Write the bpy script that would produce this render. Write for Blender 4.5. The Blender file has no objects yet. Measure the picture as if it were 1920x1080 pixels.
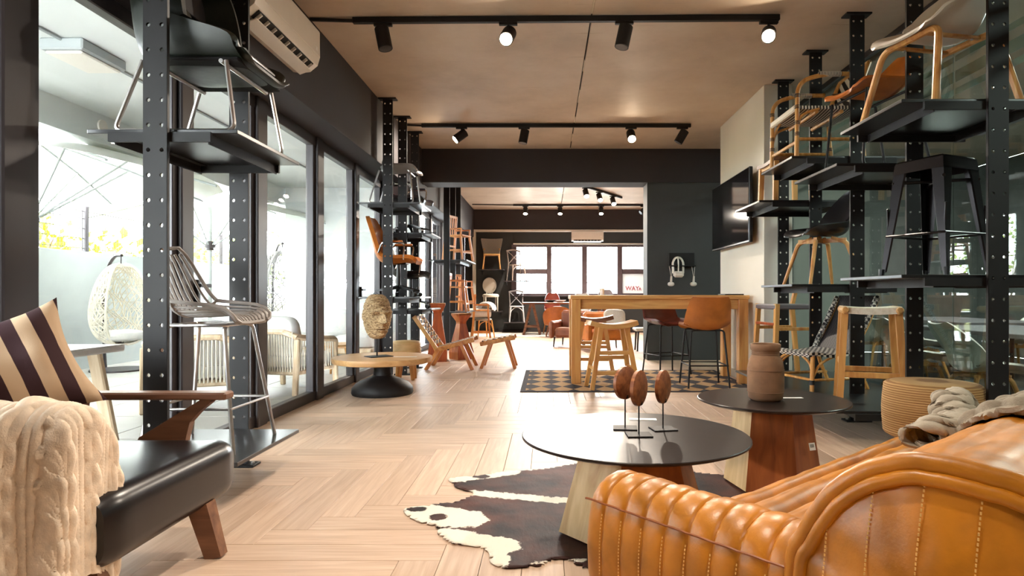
import bpy, math, random
from mathutils import Vector, Matrix, noise
random.seed(7)
R = math.radians
sc = bpy.context.scene
col = sc.collection
PI = math.pi

# ---------------------------------------------------------------- camera, sky, exposure
cam_d = bpy.data.cameras.new('camera'); cam = bpy.data.objects.new('camera', cam_d); col.objects.link(cam)
cam.location = (0, 0, 1.10); cam.rotation_euler = (PI/2, 0, 0)
cam_d.sensor_width = 36; cam_d.lens = 36*1180/1920
cam_d.shift_x = -65/1920; cam_d.shift_y = 12/1920
cam_d.clip_start = .05; cam_d.clip_end = 300
sc.camera = cam

world = bpy.data.worlds.new('sky'); sc.world = world; world.use_nodes = True
wn = world.node_tree.nodes; wn['Background'].inputs[0].default_value = (.93, .97, 1, 1)
wn['Background'].inputs[1].default_value = 11.5

sc.view_settings.view_transform = 'Standard'; sc.view_settings.look = 'None'
sc.view_settings.gamma = 1; sc.view_settings.use_curve_mapping = False
sc.view_settings.exposure = 1.66
try:
    sc.cycles.use_denoising = True; sc.cycles.max_bounces = 10; sc.cycles.diffuse_bounces = 6
    sc.cycles.transparent_max_bounces = 24; sc.cycles.caustics_reflective = False; sc.cycles.sample_clamp_indirect = 8
except Exception: pass
SPOT_W = 82.0            # watts of one lit track spot

# ---------------------------------------------------------------- helpers
def lin(h):
    h = h.lstrip('#'); o = []
    for i in (0, 2, 4):
        c = int(h[i:i+2], 16)/255
        o.append(c/12.92 if c <= .04045 else ((c+.055)/1.055)**2.4)
    return (o[0], o[1], o[2], 1)

def tag(o, label=None, cat=None, group=None, kind=None):
    if label: o['label'] = label
    if cat: o['category'] = cat
    if group: o['group'] = group
    if kind: o['kind'] = kind
    return o

def empty(name, loc=(0, 0, 0), rz=0, label=None, cat=None, group=None, kind=None):
    o = bpy.data.objects.new(name, None); col.objects.link(o)
    o.empty_display_size = .1; o.location = loc; o.rotation_euler = (0, 0, R(rz))
    return tag(o, label, cat, group, kind)

def clone(o, parent=None, loc=None, rz=None, label=None):
    c = o.copy(); col.objects.link(c); c.parent = parent
    if loc is not None: c.location = loc
    if rz is not None: c.rotation_euler = (0, 0, R(rz))
    if label: c['label'] = label
    for ch in list(o.children): clone(ch, c)
    return c

def fillet(pts, rad, n=5, closed=False):
    pts = [Vector(p) for p in pts]; N = len(pts); out = []
    for i, p in enumerate(pts):
        if not closed and i in (0, N-1): out.append(p); continue
        a = pts[(i-1) % N]; b = pts[(i+1) % N]
        r = min(rad, (a-p).length*.48, (b-p).length*.48)
        A = p+(a-p).normalized()*r; B = p+(b-p).normalized()*r
        for k in range(n+1):
            t = k/n; out.append(A*(1-t)**2+p*2*t*(1-t)+B*t*t)
    return out

def spline(pts, n=8, closed=False):
    pts = [Vector(p) for p in pts]; N = len(pts); out = []
    seg = N if closed else N-1
    for i in range(seg):
        if closed: p0, p1, p2, p3 = (pts[(i+k) % N] for k in (-1, 0, 1, 2))
        else: p0, p1, p2, p3 = pts[max(i-1, 0)], pts[i], pts[i+1], pts[min(i+2, N-1)]
        for k in range(n):
            t = k/n
            out.append(.5*((2*p1)+(p2-p0)*t+(2*p0-5*p1+4*p2-p3)*t*t+(3*p1-p0-3*p2+p3)*t**3))
    if not closed: out.append(pts[-1])
    return out

class MB:
    def __init__(s): s.v = []; s.f = []; s.M = None
    def add(s, vs, fs):
        b = len(s.v)
        for p in vs:
            p = Vector(p); s.v.append(tuple(s.M @ p) if s.M else tuple(p))
        s.f += [tuple(b+i for i in f) for f in fs]; return s
    def box(s, c, d, bev=0, rot=None):
        hx, hy, hz = d[0]/2, d[1]/2, d[2]/2; vs = []; fs = []
        b = min(bev, hx*.9, hy*.9, hz*.9)
        if b <= 0:
            vs = [(x, y, z) for x in (-hx, hx) for y in (-hy, hy) for z in (-hz, hz)]
            fs = [(0, 1, 3, 2), (4, 6, 7, 5), (0, 4, 5, 1), (2, 3, 7, 6), (0, 2, 6, 4), (1, 5, 7, 3)]
        else:
            idx = {}
            for sx in (-1, 1):
                for sy in (-1, 1):
                    for sz in (-1, 1):
                        for a in range(3):
                            p = [sx*(hx-b), sy*(hy-b), sz*(hz-b)]
                            p[a] = (sx*hx, sy*hy, sz*hz)[a]
                            idx[(sx, sy, sz, a)] = len(vs); vs.append(p)
            for a in range(3):
                o1, o2 = [k for k in range(3) if k != a]
                for sg in (-1, 1):
                    q = []
                    for (u, w) in ((-1, -1), (1, -1), (1, 1), (-1, 1)):
                        k = [0, 0, 0]; k[a] = sg; k[o1] = u; k[o2] = w; q.append(idx[(*k, a)])
                    fs.append(tuple(q))
                for u in (-1, 1):
                    for w in (-1, 1):
                        k1 = [0, 0, 0]; k2 = [0, 0, 0]
                        k1[a] = -1; k2[a] = 1; k1[o1] = k2[o1] = u; k1[o2] = k2[o2] = w
                        fs.append((idx[(*k1, o1)], idx[(*k2, o1)], idx[(*k2, o2)], idx[(*k1, o2)]))
            for sx in (-1, 1):
                for sy in (-1, 1):
                    for sz in (-1, 1): fs.append(tuple(idx[(sx, sy, sz, a)] for a in range(3)))
        m = Matrix.Translation(c) @ (rot.to_4x4() if rot else Matrix())
        return s.add([m @ Vector(p) for p in vs], fs)
    def beam(s, p, q, w, h, up=(0, 0, 1), w2=None, h2=None, bev=0):
        p, q = Vector(p), Vector(q); d = (q-p); L = d.length; d.normalize(); up = Vector(up)
        if abs(d.dot(up)) > .98: up = Vector((0, 1, 0)) if abs(d.y) < .9 else Vector((1, 0, 0))
        x = d.cross(up).normalized(); z = x.cross(d).normalized()
        if bev and w2 is None and h2 is None:
            m = Matrix((x, d, z)).transposed()
            return s.box((p+q)/2, (w, L, h), bev, m)
        w2 = w if w2 is None else w2; h2 = h if h2 is None else h2
        vs = []
        for (c, a, b) in ((p, w/2, h/2), (q, w2/2, h2/2)):
            vs += [c-x*a-z*b, c+x*a-z*b, c+x*a+z*b, c-x*a+z*b]
        return s.add(vs, [(3, 2, 1, 0), (4, 5, 6, 7), (0, 1, 5, 4), (1, 2, 6, 5), (2, 3, 7, 6), (3, 0, 4, 7)])
    def tube(s, pts, r, seg=8, closed=False, flat=1.0):
        pts = [Vector(p) for p in pts]; N = len(pts)
        rr = r if isinstance(r, (list, tuple)) else [r]*N
        T = []
        for i in range(N):
            a = pts[(i-1) % N] if (closed or i > 0) else pts[i]
            b = pts[(i+1) % N] if (closed or i < N-1) else pts[i]
            t = (b-a); T.append(t.normalized() if t.length > 1e-9 else Vector((0, 0, 1)))
        n = T[0].orthogonal().normalized(); vs = []; fs = []
        for i in range(N):
            n = (n-T[i]*n.dot(T[i]))
            n = n.normalized() if n.length > 1e-6 else T[i].orthogonal().normalized()
            b = T[i].cross(n)
            for k in range(seg):
                a = 2*PI*k/seg; vs.append(pts[i]+n*math.cos(a)*rr[i]+b*math.sin(a)*rr[i]*flat)
        for i in range(N if closed else N-1):
            j = (i+1) % N
            for k in range(seg):
                k2 = (k+1) % seg; fs.append((i*seg+k, i*seg+k2, j*seg+k2, j*seg+k))
        if not closed:
            fs.append(tuple(reversed(range(seg)))); fs.append(tuple((N-1)*seg+k for k in range(seg)))
        return s.add(vs, fs)
    def cyl(s, p, q, r, r2=None, seg=16): return s.tube([p, q], [r, r if r2 is None else r2], seg)
    def lathe(s, prof, seg=32, c=(0, 0, 0), sx=1, sy=1):
        vs = []; fs = []; n = len(prof)
        for (r, z) in prof:
            for k in range(seg):
                a = 2*PI*k/seg; vs.append((c[0]+max(r, 1e-4)*math.cos(a)*sx, c[1]+max(r, 1e-4)*math.sin(a)*sy, c[2]+z))
        for i in range(n-1):
            for k in range(seg):
                k2 = (k+1) % seg; fs.append((i*seg+k, i*seg+k2, (i+1)*seg+k2, (i+1)*seg+k))
        fs.append(tuple(reversed(range(seg)))); fs.append(tuple((n-1)*seg+k for k in range(seg)))
        return s.add(vs, fs)
    def prism(s, poly, a, b, axis='Z'):
        n = len(poly)
        def P(u, w, t): return {'Z': (u, w, t), 'Y': (u, t, w), 'X': (t, u, w)}[axis]
        vs = [P(u, w, a) for u, w in poly]+[P(u, w, b) for u, w in poly]
        fs = [tuple(reversed(range(n))), tuple(range(n, 2*n))]+[(i, (i+1) % n, n+(i+1) % n, n+i) for i in range(n)]
        return s.add(vs, fs)
    def loft(s, secs, cap=True, wrap=True):
        n = len(secs[0]); vs = [p for q in secs for p in q]; fs = []
        for i in range(len(secs)-1):
            for k in range(n if wrap else n-1):
                k2 = (k+1) % n; fs.append((i*n+k, i*n+k2, (i+1)*n+k2, (i+1)*n+k))
        if cap and wrap:
            fs.append(tuple(reversed(range(n)))); fs.append(tuple((len(secs)-1)*n+k for k in range(n)))
        return s.add(vs, fs)
    def sheet(s, fn, nu, nv, th=.004, wu=False):
        """surface fn(u,v) with thickness th along its normal; th may be a function of (u,v)"""
        G = [[Vector(fn(i/nu, j/nv)) for j in range(nv+1)] for i in range(nu+1)]
        NN = []
        for i in range(nu+1):
            row = []
            for j in range(nv+1):
                a = G[min(i+1, nu)][j]-G[max(i-1, 0)][j]; b = G[i][min(j+1, nv)]-G[i][max(j-1, 0)]
                c = a.cross(b); row.append(c.normalized() if c.length > 1e-12 else Vector((0, 0, 1)))
            NN.append(row)
        W = nv+1; vs = []
        for i in range(nu+1):
            for j in range(W): vs.append(G[i][j])
        off = len(vs)
        for i in range(nu+1):
            for j in range(W):
                t = th(i/nu, j/nv) if callable(th) else th
                vs.append(G[i][j]-NN[i][j]*t)
        fs = []
        for i in range(nu):
            for j in range(nv):
                a, b, c, d = i*W+j, (i+1)*W+j, (i+1)*W+j+1, i*W+j+1
                fs.append((a, b, c, d)); fs.append((off+d, off+c, off+b, off+a))
        for i in range(nu):
            for j in (0, nv):
                a, b = i*W+j, (i+1)*W+j
                fs.append((a, off+a, off+b, b) if j == 0 else (b, off+b, off+a, a))
        for j in range(nv):
            for i in (0, nu):
                a, b = i*W+j, i*W+j+1
                fs.append((b, off+b, off+a, a) if i == 0 else (a, off+a, off+b, b))
        return s.add(vs, fs)
    def ball(s, c, r, nu=12, nv=16, e=1.0, rot=None):
        rx, ry, rz = (r, r, r) if not isinstance(r, (tuple, list)) else r
        def sg(x): return math.copysign(abs(x)**e, x)
        secs = []
        for i in range(nu+1):
            a = -PI/2+PI*i/nu; ca = max(math.cos(a), 0)**e; sa = sg(math.sin(a)); q = []
            for k in range(nv):
                b = 2*PI*k/nv
                p = Vector((rx*max(ca, 1e-3)*sg(math.cos(b)), ry*max(ca, 1e-3)*sg(math.sin(b)), rz*sa))
                q.append(Vector(c)+(rot @ p if rot else p))
            secs.append(q)
        return s.loft(secs)
    def build(s, name, mat, parent=None, smooth=35, label=None, kind=None):
        me = bpy.data.meshes.new(name); me.from_pydata(s.v, [], s.f); me.update()
        if smooth:
            me.polygons.foreach_set('use_smooth', [True]*len(me.polygons))
            try: me.set_sharp_from_angle(angle=R(smooth))
            except Exception: pass
        if mat: me.materials.append(mat)
        o = bpy.data.objects.new(name, me); col.objects.link(o)
        if parent: o.parent = parent
        return tag(o, label=label, kind=kind)

def flip_fix(o):
    import bmesh
    bm = bmesh.new(); bm.from_mesh(o.data); bmesh.ops.recalc_face_normals(bm, faces=bm.faces); bm.to_mesh(o.data); bm.free(); return o

# ---------------------------------------------------------------- materials
def newmat(name):
    m = bpy.data.materials.new(name); m.use_nodes = True
    nt = m.node_tree; return m, nt, nt.nodes, nt.links, nt.nodes['Principled BSDF']
def nd(nt, t, **k):
    n = nt.nodes.new(t)
    for a, b in k.items(): setattr(n, a, b)
    return n
def coords(nt, scale=(1, 1, 1), kind='Object'):
    tc = nd(nt, 'ShaderNodeTexCoord'); mp = nd(nt, 'ShaderNodeMapping'); mp.inputs['Scale'].default_value = scale
    nt.links.new(tc.outputs[kind], mp.inputs['Vector']); return mp.outputs['Vector']
def ramp(nt, fac, stops):
    r = nd(nt, 'ShaderNodeValToRGB'); e = r.color_ramp.elements
    while len(e) < len(stops): e.new(.5)
    for i, (p, c) in enumerate(stops): e[i].position = p; e[i].color = c
    nt.links.new(fac, r.inputs['Fac']); return r.outputs['Color']
def bumpn(nt, h, strength, dist=.01):
    b = nd(nt, 'ShaderNodeBump'); b.inputs['Strength'].default_value = strength; b.inputs['Distance'].default_value = dist
    nt.links.new(h, b.inputs['Height']); nt.links.new(b.outputs['Normal'], nt.nodes['Principled BSDF'].inputs['Normal'])
def mul(c, k): return (min(c[0]*k, 1), min(c[1]*k, 1), min(c[2]*k, 1), 1)

def plain(name, c, rough=.5, metal=0, var=.12, vs=6, bump=0, bs=80, coat=0, spec=.5):
    m, nt, ns, lk, p = newmat(name); c = lin(c)
    v = coords(nt); n = nd(nt, 'ShaderNodeTexNoise'); n.inputs['Scale'].default_value = vs; n.inputs['Detail'].default_value = 5
    lk.new(v, n.inputs['Vector'])
    lk.new(ramp(nt, n.outputs['Fac'], [(.3, mul(c, 1-var)), (.7, mul(c, 1+var))]), p.inputs['Base Color'])
    p.inputs['Roughness'].default_value = rough; p.inputs['Metallic'].default_value = metal
    p.inputs['Specular IOR Level'].default_value = spec; p.inputs['Coat Weight'].default_value = coat
    if bump:
        b = nd(nt, 'ShaderNodeTexNoise'); b.inputs['Scale'].default_value = bs; b.inputs['Detail'].default_value = 3
        lk.new(v, b.inputs['Vector']); bumpn(nt, b.outputs['Fac'], bump, .004)
    return m

def wood(name, c1, c2, axis='Z', k=9, rough=.42, c3=None):
    m, nt, ns, lk, p = newmat(name); s = [k, k, k]; s['XYZ'.index(axis)] = k*.09
    v = coords(nt, s); n = nd(nt, 'ShaderNodeTexNoise'); n.inputs['Scale'].default_value = 2.2; n.inputs['Detail'].default_value = 8
    n.inputs['Distortion'].default_value = .6; lk.new(v, n.inputs['Vector'])
    st = [(.3, lin(c1)), (.68, lin(c2))]
    if c3: st.append((.85, lin(c3)))
    lk.new(ramp(nt, n.outputs['Fac'], st), p.inputs['Base Color'])
    p.inputs['Roughness'].default_value = rough; bumpn(nt, n.outputs['Fac'], .12, .004); return m

def leather(name, c, dark=.72, rough=.36, bs=140, bump=.18, crack=.35):
    m, nt, ns, lk, p = newmat(name); c = lin(c); v = coords(nt)
    n = nd(nt, 'ShaderNodeTexNoise'); n.inputs['Scale'].default_value = 7; n.inputs['Detail'].default_value = 7; lk.new(v, n.inputs['Vector'])
    lk.new(ramp(nt, n.outputs['Fac'], [(.3, mul(c, dark)), (.55, c), (.8, mul(c, 1.22))]), p.inputs['Base Color'])
    p.inputs['Roughness'].default_value = rough
    vo = nd(nt, 'ShaderNodeTexNoise'); vo.inputs['Scale'].default_value = bs; vo.inputs['Detail'].default_value = 2; lk.new(v, vo.inputs['Vector'])
    n2 = nd(nt, 'ShaderNodeTexNoise'); n2.inputs['Scale'].default_value = 16; n2.inputs['Detail'].default_value = 4; lk.new(v, n2.inputs['Vector'])
    a = nd(nt, 'ShaderNodeMath', operation='MULTIPLY_ADD'); a.inputs[1].default_value = crack*10
    lk.new(n2.outputs['Fac'], a.inputs[0]); lk.new(vo.outputs['Fac'], a.inputs[2]); bumpn(nt, a.outputs[0], bump, .3/bs)
    rr = nd(nt, 'ShaderNodeMapRange'); rr.inputs[3].default_value = rough-.06; rr.inputs[4].default_value = rough+.08
    lk.new(n2.outputs['Fac'], rr.inputs[0]); lk.new(rr.outputs[0], p.inputs['Roughness']); return m

def glassm(name, tint=(.95, .98, .98, 1), refl=1.0, rough=.0):
    m, nt, ns, lk, p = newmat(name); ns.remove(p)
    t = nd(nt, 'ShaderNodeBsdfTransparent'); t.inputs[0].default_value = tint
    g = nd(nt, 'ShaderNodeBsdfGlossy'); g.inputs['Roughness'].default_value = rough
    f = nd(nt, 'ShaderNodeLayerWeight'); f.inputs[0].default_value = .5
    pw = nd(nt, 'ShaderNodeMath', operation='POWER'); pw.inputs[1].default_value = 5; lk.new(f.outputs['Facing'], pw.inputs[0])
    a = nd(nt, 'ShaderNodeMath', operation='MULTIPLY_ADD'); a.inputs[1].default_value = .9*refl; a.inputs[2].default_value = .035*refl; a.use_clamp = True
    mx = nd(nt, 'ShaderNodeMixShader'); lk.new(pw.outputs[0], a.inputs[0]); lk.new(a.outputs[0], mx.inputs[0])
    lk.new(t.outputs[0], mx.inputs[1]); lk.new(g.outputs[0], mx.inputs[2]); lk.new(mx.outputs[0], nt.nodes['Material Output'].inputs[0]); return m

def emit(name, c, s):
    m, nt, ns, lk, p = newmat(name); p.inputs['Base Color'].default_value = lin(c)
    p.inputs['Emission Color'].default_value = lin(c); p.inputs['Emission Strength'].default_value = s; return m

def weave(name, c1, c2, s=60, rough=.6, kind='checker', axis=None, bump=.3, rot=(0, 0, 0)):
    m, nt, ns, lk, p = newmat(name); v = coords(nt, axis or (1, 1, 1)); v.node.inputs['Rotation'].default_value = rot
    if kind == 'checker':
        t = nd(nt, 'ShaderNodeTexChecker'); t.inputs['Scale'].default_value = s; lk.new(v, t.inputs['Vector'])
        t.inputs['Color1'].default_value = lin(c1); t.inputs['Color2'].default_value = lin(c2)
        lk.new(t.outputs['Color'], p.inputs['Base Color']); h = t.outputs['Fac']
    else:
        t = nd(nt, 'ShaderNodeTexWave'); t.inputs['Scale'].default_value = s; t.bands_direction = kind; lk.new(v, t.inputs['Vector'])
        t.inputs['Distortion'].default_value = .4
        lk.new(ramp(nt, t.outputs['Fac'], [(.42, lin(c1)), (.58, lin(c2))]), p.inputs['Base Color']); h = t.outputs['Fac']
    p.inputs['Roughness'].default_value = rough; bumpn(nt, h, bump, .004); return m

m_black = plain('black powder coated steel', '#181516', .55, .0, .1, 5, bump=.05, spec=.35)
m_shelf = plain('black shelf steel', '#1a1718', .28, .0, .08, 5, spec=.55)
m_matte = plain('matt black underside', '#0f0d0e', .8, spec=.2)
m_frame = plain('charcoal window aluminium', '#352f31', .4, .1, .06, 4)
m_dark = plain('charcoal wall paint', '#322c2e', .75, 0, .05, 3, bump=.06, bs=160)
m_dgreen = plain('slate green wall paint', '#3c3e3e', .7, 0, .05, 3, bump=.06, bs=160)
m_white = plain('off white wall paint', '#d9d3c6', .8, 0, .03, 2, bump=.05, bs=160)
m_pale = plain('pale grey exterior render', '#a3a8a7', .9, 0, .05, 2, bump=.1, bs=120)
m_soffit = plain('white patio soffit paint', '#d3d6d4', .9, 0, .03, 2)
m_plastic = plain('warm white plastic', '#ddd6cc', .35, 0, .02)
m_darkgap = plain('dark slot', '#14100f', .7)
m_steel = plain('brushed steel', '#b9b4b2', .28, .9, .06, 30)
m_chrome = plain('polished steel', '#d6d3d2', .12, 1, .02)
m_oak = wood('honey oak', '#b9763a', '#dba862', 'Z')
m_oakx = wood('honey oak along x', '#b97f42', '#dcae6c', 'X')
m_walnut = wood('walnut brown', '#5e3a28', '#8a5f43', 'X')
m_teak = wood('teak orange', '#a85a22', '#d08a45', 'Z')
m_teakx = wood('teak orange along x', '#ad6a30', '#d79a58', 'X')
m_red = wood('red stained wood', '#8a3c1c', '#b85a2a', 'Z')
m_tan = leather('tan leather', '#b87318', .6, .36)
m_tanchair = leather('camel leather', '#b4682c', .75, .42, 260, .12, .2)
m_orange = leather('orange leather', '#c9742a', .8, .45, 260, .1, .2)
m_redleather = leather('oxblood leather', '#6b2a1c', .75, .4, 260, .12, .2)
m_brownl = leather('brown leather', '#8a5238', .8, .45, 260, .12, .2)
m_blackl = plain('black leather', '#151012', .28, 0, .1, 5, spec=.45)
m_greenl = leather('bottle green leather', '#161b14', .6, .42, 120, .12, .3)
m_grey = plain('grey polypropylene', '#6d676a', .4, 0, .05)
m_taupe = plain('taupe polypropylene', '#8b8480', .42, 0, .05)
m_blackp = plain('black plastic', '#1a181a', .38, 0, .08)
m_cream = plain('cream boucle', '#e4dccd', .85, 0, .08, 60, bump=.4, bs=200)
m_whitefab = plain('white outdoor fabric', '#c9c8c5', .9, 0, .05, 30, bump=.3, bs=220)
m_bone = plain('bone painted wood', '#d9d2c4', .5, 0, .06, 12)
m_whitep = plain('white painted wood', '#d8d8dc', .45, 0, .04, 12)
m_taupew = wood('taupe weathered wood', '#8a786c', '#b3a294', 'Z')
m_rattan = wood('golden rattan', '#bf7d35', '#e0ad66', 'Z', 14, .38)
m_wrap = weave('black and white binding', '#171318', '#e8e2d6', 34, .55, 'Z', bump=.2)
m_bwdark = weave('black rattan weave', '#141012', '#2e292b', 60, .5, 'checker', (1, 1, 1))
m_bwcheck = weave('black and white rattan weave', '#191419', '#ddd7cd', 34, .5, 'checker', (1, 1, 1))
m_bwstripe = weave('black and white striped weave', '#171318', '#e6e0d4', 11, .5, 'Y', bump=.2)
m_chev = weave('grey chevron weave', '#4b4744', '#c9c2b6', 18, .6, 'Z', bump=.3, rot=(0, R(40), 0))
m_jute = weave('braided jute', '#93683a', '#bd9560', 22, .85, 'Z', (1, 1, 1), bump=.5)
m_paper = plain('white paper', '#efece8', .6, 0, .01)
m_clay = plain('weathered clay', '#7a573c', .8, 0, .25, 9, bump=.5, bs=40)
m_glass = glassm('clear window glass', (.95, .97, .97, 1), .4)
m_bulb = emit('lit lamp lens', '#ffe6c4', 60)
m_panel = emit('added fill glow', '#f2f2ee', 34)

# ================================================================ the setting
CEIL = 3.53; XL = -2.38; XG = 3.22; YB = 18.3; YF = -3.6; BULK = 2.74

# ---- herringbone floor
def plank_mat():
    m, nt, ns, lk, p = newmat('oak herringbone planks')
    uv = nd(nt, 'ShaderNodeUVMap'); oi = nd(nt, 'ShaderNodeObjectInfo'); ge = nd(nt, 'ShaderNodeNewGeometry')
    ad = nd(nt, 'ShaderNodeMath', operation='ADD'); lk.new(oi.outputs['Random'], ad.inputs[0]); lk.new(ge.outputs['Random Per Island'], ad.inputs[1])
    fr = nd(nt, 'ShaderNodeMath', operation='FRACT'); lk.new(ad.outputs[0], fr.inputs[0])
    cb = nd(nt, 'ShaderNodeCombineXYZ'); sm = nd(nt, 'ShaderNodeMath', operation='MULTIPLY'); sm.inputs[1].default_value = 37
    lk.new(fr.outputs[0], sm.inputs[0]); lk.new(sm.outputs[0], cb.inputs[2])
    va = nd(nt, 'ShaderNodeVectorMath', operation='ADD'); lk.new(uv.outputs[0], va.inputs[0]); lk.new(cb.outputs[0], va.inputs[1])
    mp = nd(nt, 'ShaderNodeMapping'); mp.inputs['Scale'].default_value = (1.6, 22, 1); lk.new(va.outputs[0], mp.inputs[0])
    n = nd(nt, 'ShaderNodeTexNoise'); n.inputs['Scale'].default_value = 1.6; n.inputs['Detail'].default_value = 8; n.inputs['Distortion'].default_value = .5
    lk.new(mp.outputs[0], n.inputs['Vector'])
    grain = ramp(nt, n.outputs['Fac'], [(.3, lin('#c0a38c')), (.52, lin('#cfb39c')), (.72, lin('#d9c1ac'))])
    tone = ramp(nt, fr.outputs[0], [(0, (.84, .83, .82, 1)), (1, (1.06, 1.05, 1.04, 1))])
    mx = nd(nt, 'ShaderNodeMix', data_type='RGBA', blend_type='MULTIPLY'); mx.inputs[0].default_value = 1
    lk.new(grain, mx.inputs[6]); lk.new(tone, mx.inputs[7]); lk.new(mx.outputs[2], p.inputs['Base Color'])
    rr = nd(nt, 'ShaderNodeMapRange'); p.inputs['Specular IOR Level'].default_value = .34; rr.inputs[3].default_value = .36; rr.inputs[4].default_value = .52
    lk.new(n.outputs['Fac'], rr.inputs[0]); lk.new(rr.outputs[0], p.inputs['Roughness']); bumpn(nt, n.outputs['Fac'], .06, .003)
    return m
m_plank = plank_mat()
m_screed = plain('dark floor joint', '#5b4636', .9)
floor = MB().box((.42, (YB+YF)/2, -.06), (5.7, YB-YF, .1)).build('floor', m_screed, smooth=0); tag(floor, kind='structure')
PW, PL = .17, 1.02
def plank_poly(mb, x, y, horiz):
    g = .0012
    if horiz: mb.box((x+PL/2, y+PW/2, -.005), (PL-2*g, PW-2*g, .01), .0012)
    else: mb.box((x+PW/2, y+PL/2, -.005), (PW-2*g, PL-2*g, .01), .0012)
planks = []
for m_ in range(-30, 30):
    for n_ in range(-150, 150):
        ox, oy = n_*PW+m_*PL-.1, n_*PW-m_*PL+6
        for hz, x, y in ((1, ox, oy), (0, ox+PL, oy+PW-PL)):
            cx, cy = (x+PL/2, y+PW/2) if hz else (x+PW/2, y+PL/2)
            hx, hy = (PL/2, PW/2) if hz else (PW/2, PL/2)
            if cx-hx < -2.42 or cx+hx > 3.24 or cy-hy < YF or cy+hy > YB:
                if cx+hx < -2.4 or cx-hx > 3.22 or cy+hy < YF or cy-hy > YB: continue
            planks.append((hz, x, y, cx, cy))
def inview(p):
    if p[4] < 2.3: return 1e3+abs(p[4])
    d = p[4]; px = 1025+1180*p[3]/d
    return d if -250 < px < 2100 else 500+d
planks.sort(key=inview)
proto = {}
for hz in (0, 1):
    mb = MB(); mb.box((0, 0, -.005), (PL-.0024, PW-.0024, .01), .0012)
    o = mb.build('plank', m_plank, floor, smooth=0); me = o.data
    u = me.uv_layers.new(name='UVMap')
    for l in me.loops: u.data[l.index].uv = me.vertices[l.vertex_index].co.xy
    proto[hz] = o
    o.rotation_euler.z = 0 if hz else PI/2
used = {0: False, 1: False}; stuff_mb = MB(); suv = []
def clipx(c, h, lo, hi):
    a, b = max(c-h, lo), min(c+h, hi); return (a+b)/2, (b-a)/2
for i, (hz, x, y, cx, cy) in enumerate(planks):
    edge = not (cx-(PL/2 if hz else PW/2) > -2.42 and cx+(PL/2 if hz else PW/2) < 3.24)
    if i < 300 and not edge:
        o = proto[hz] if not used[hz] else proto[hz].copy()
        if used[hz]: col.objects.link(o)
        used[hz] = True; o.location = (cx, cy, 0)
    else:
        hx, hy = (PL/2, PW/2) if hz else (PW/2, PL/2)
        ax, bx = clipx(cx, hx, -2.42, 3.24); ay, by = clipx(cy, hy, YF, YB)
        if bx < .005 or by < .005: continue
        stuff_mb.box((ax, ay, -.005), (2*bx-.0024, 2*by-.0024, .01)); suv += [(hz, cx, cy)]*8
fo = stuff_mb.build('distant_planks', m_plank, floor, smooth=0, kind='stuff')
u = fo.data.uv_layers.new(name='UVMap')
for l in fo.data.loops:
    c = fo.data.vertices[l.vertex_index].co; hz, cx, cy = suv[l.vertex_index]
    u.data[l.index].uv = (c.x-cx, c.y-cy) if hz else (c.y-cy, c.x-cx)

# ---- ceiling of concrete with a joint, beams, walls
def concrete():
    m, nt, ns, lk, p = newmat('raw concrete soffit'); v = coords(nt)
    n = nd(nt, 'ShaderNodeTexNoise'); n.inputs['Scale'].default_value = .9; n.inputs['Detail'].default_value = 9; n.inputs['Roughness'].default_value = .62; lk.new(v, n.inputs['Vector'])
    v2 = coords(nt, (.5, 5, 1)); n2 = nd(nt, 'ShaderNodeTexNoise'); n2.inputs['Scale'].default_value = 3.4; n2.inputs['Detail'].default_value = 5; lk.new(v2, n2.inputs['Vector'])
    c1 = ramp(nt, n.outputs['Fac'], [(.28, lin('#b19f8a')), (.5, lin('#c8b6a2')), (.75, lin('#d6c8b6'))])
    c2 = ramp(nt, n2.outputs['Fac'], [(.22, (.72, .68, .62, 1)), (.33, (1, 1, 1, 1))])
    mx = nd(nt, 'ShaderNodeMix', data_type='RGBA', blend_type='MULTIPLY'); mx.inputs[0].default_value = .8
    lk.new(c1, mx.inputs[6]); lk.new(c2, mx.inputs[7]); lk.new(mx.outputs[2], p.inputs['Base Color'])
    p.inputs['Roughness'].default_value = .62; bumpn(nt, n.outputs['Fac'], .1, .02); return m
m_conc = concrete()
ceil = MB().box((.45, (YB+YF)/2, CEIL+.13), (5.9, YB-YF+.2, .2)).build('ceiling', m_darkgap, smooth=0); tag(ceil, kind='structure')
for x0, x1 in ((-2.5, .385), (.4, 3.4)):
    MB().box(((x0+x1)/2, (YB+YF)/2, CEIL+.015), (x1-x0, YB-YF, .03), .004).build('soffit_panel', m_conc, ceil, smooth=0)
mb = MB()
for y in range(int(YF), 18):
    if random.random() < .9: mb.box((.3925+random.uniform(-.006, .006), y+random.random(), CEIL+.004), (random.uniform(.01, .018), random.uniform(.08, .5), .012), .002)
mb.build('joint_filler', plain('flaking filler', '#d8cdb8', .9), ceil, smooth=0)

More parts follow.
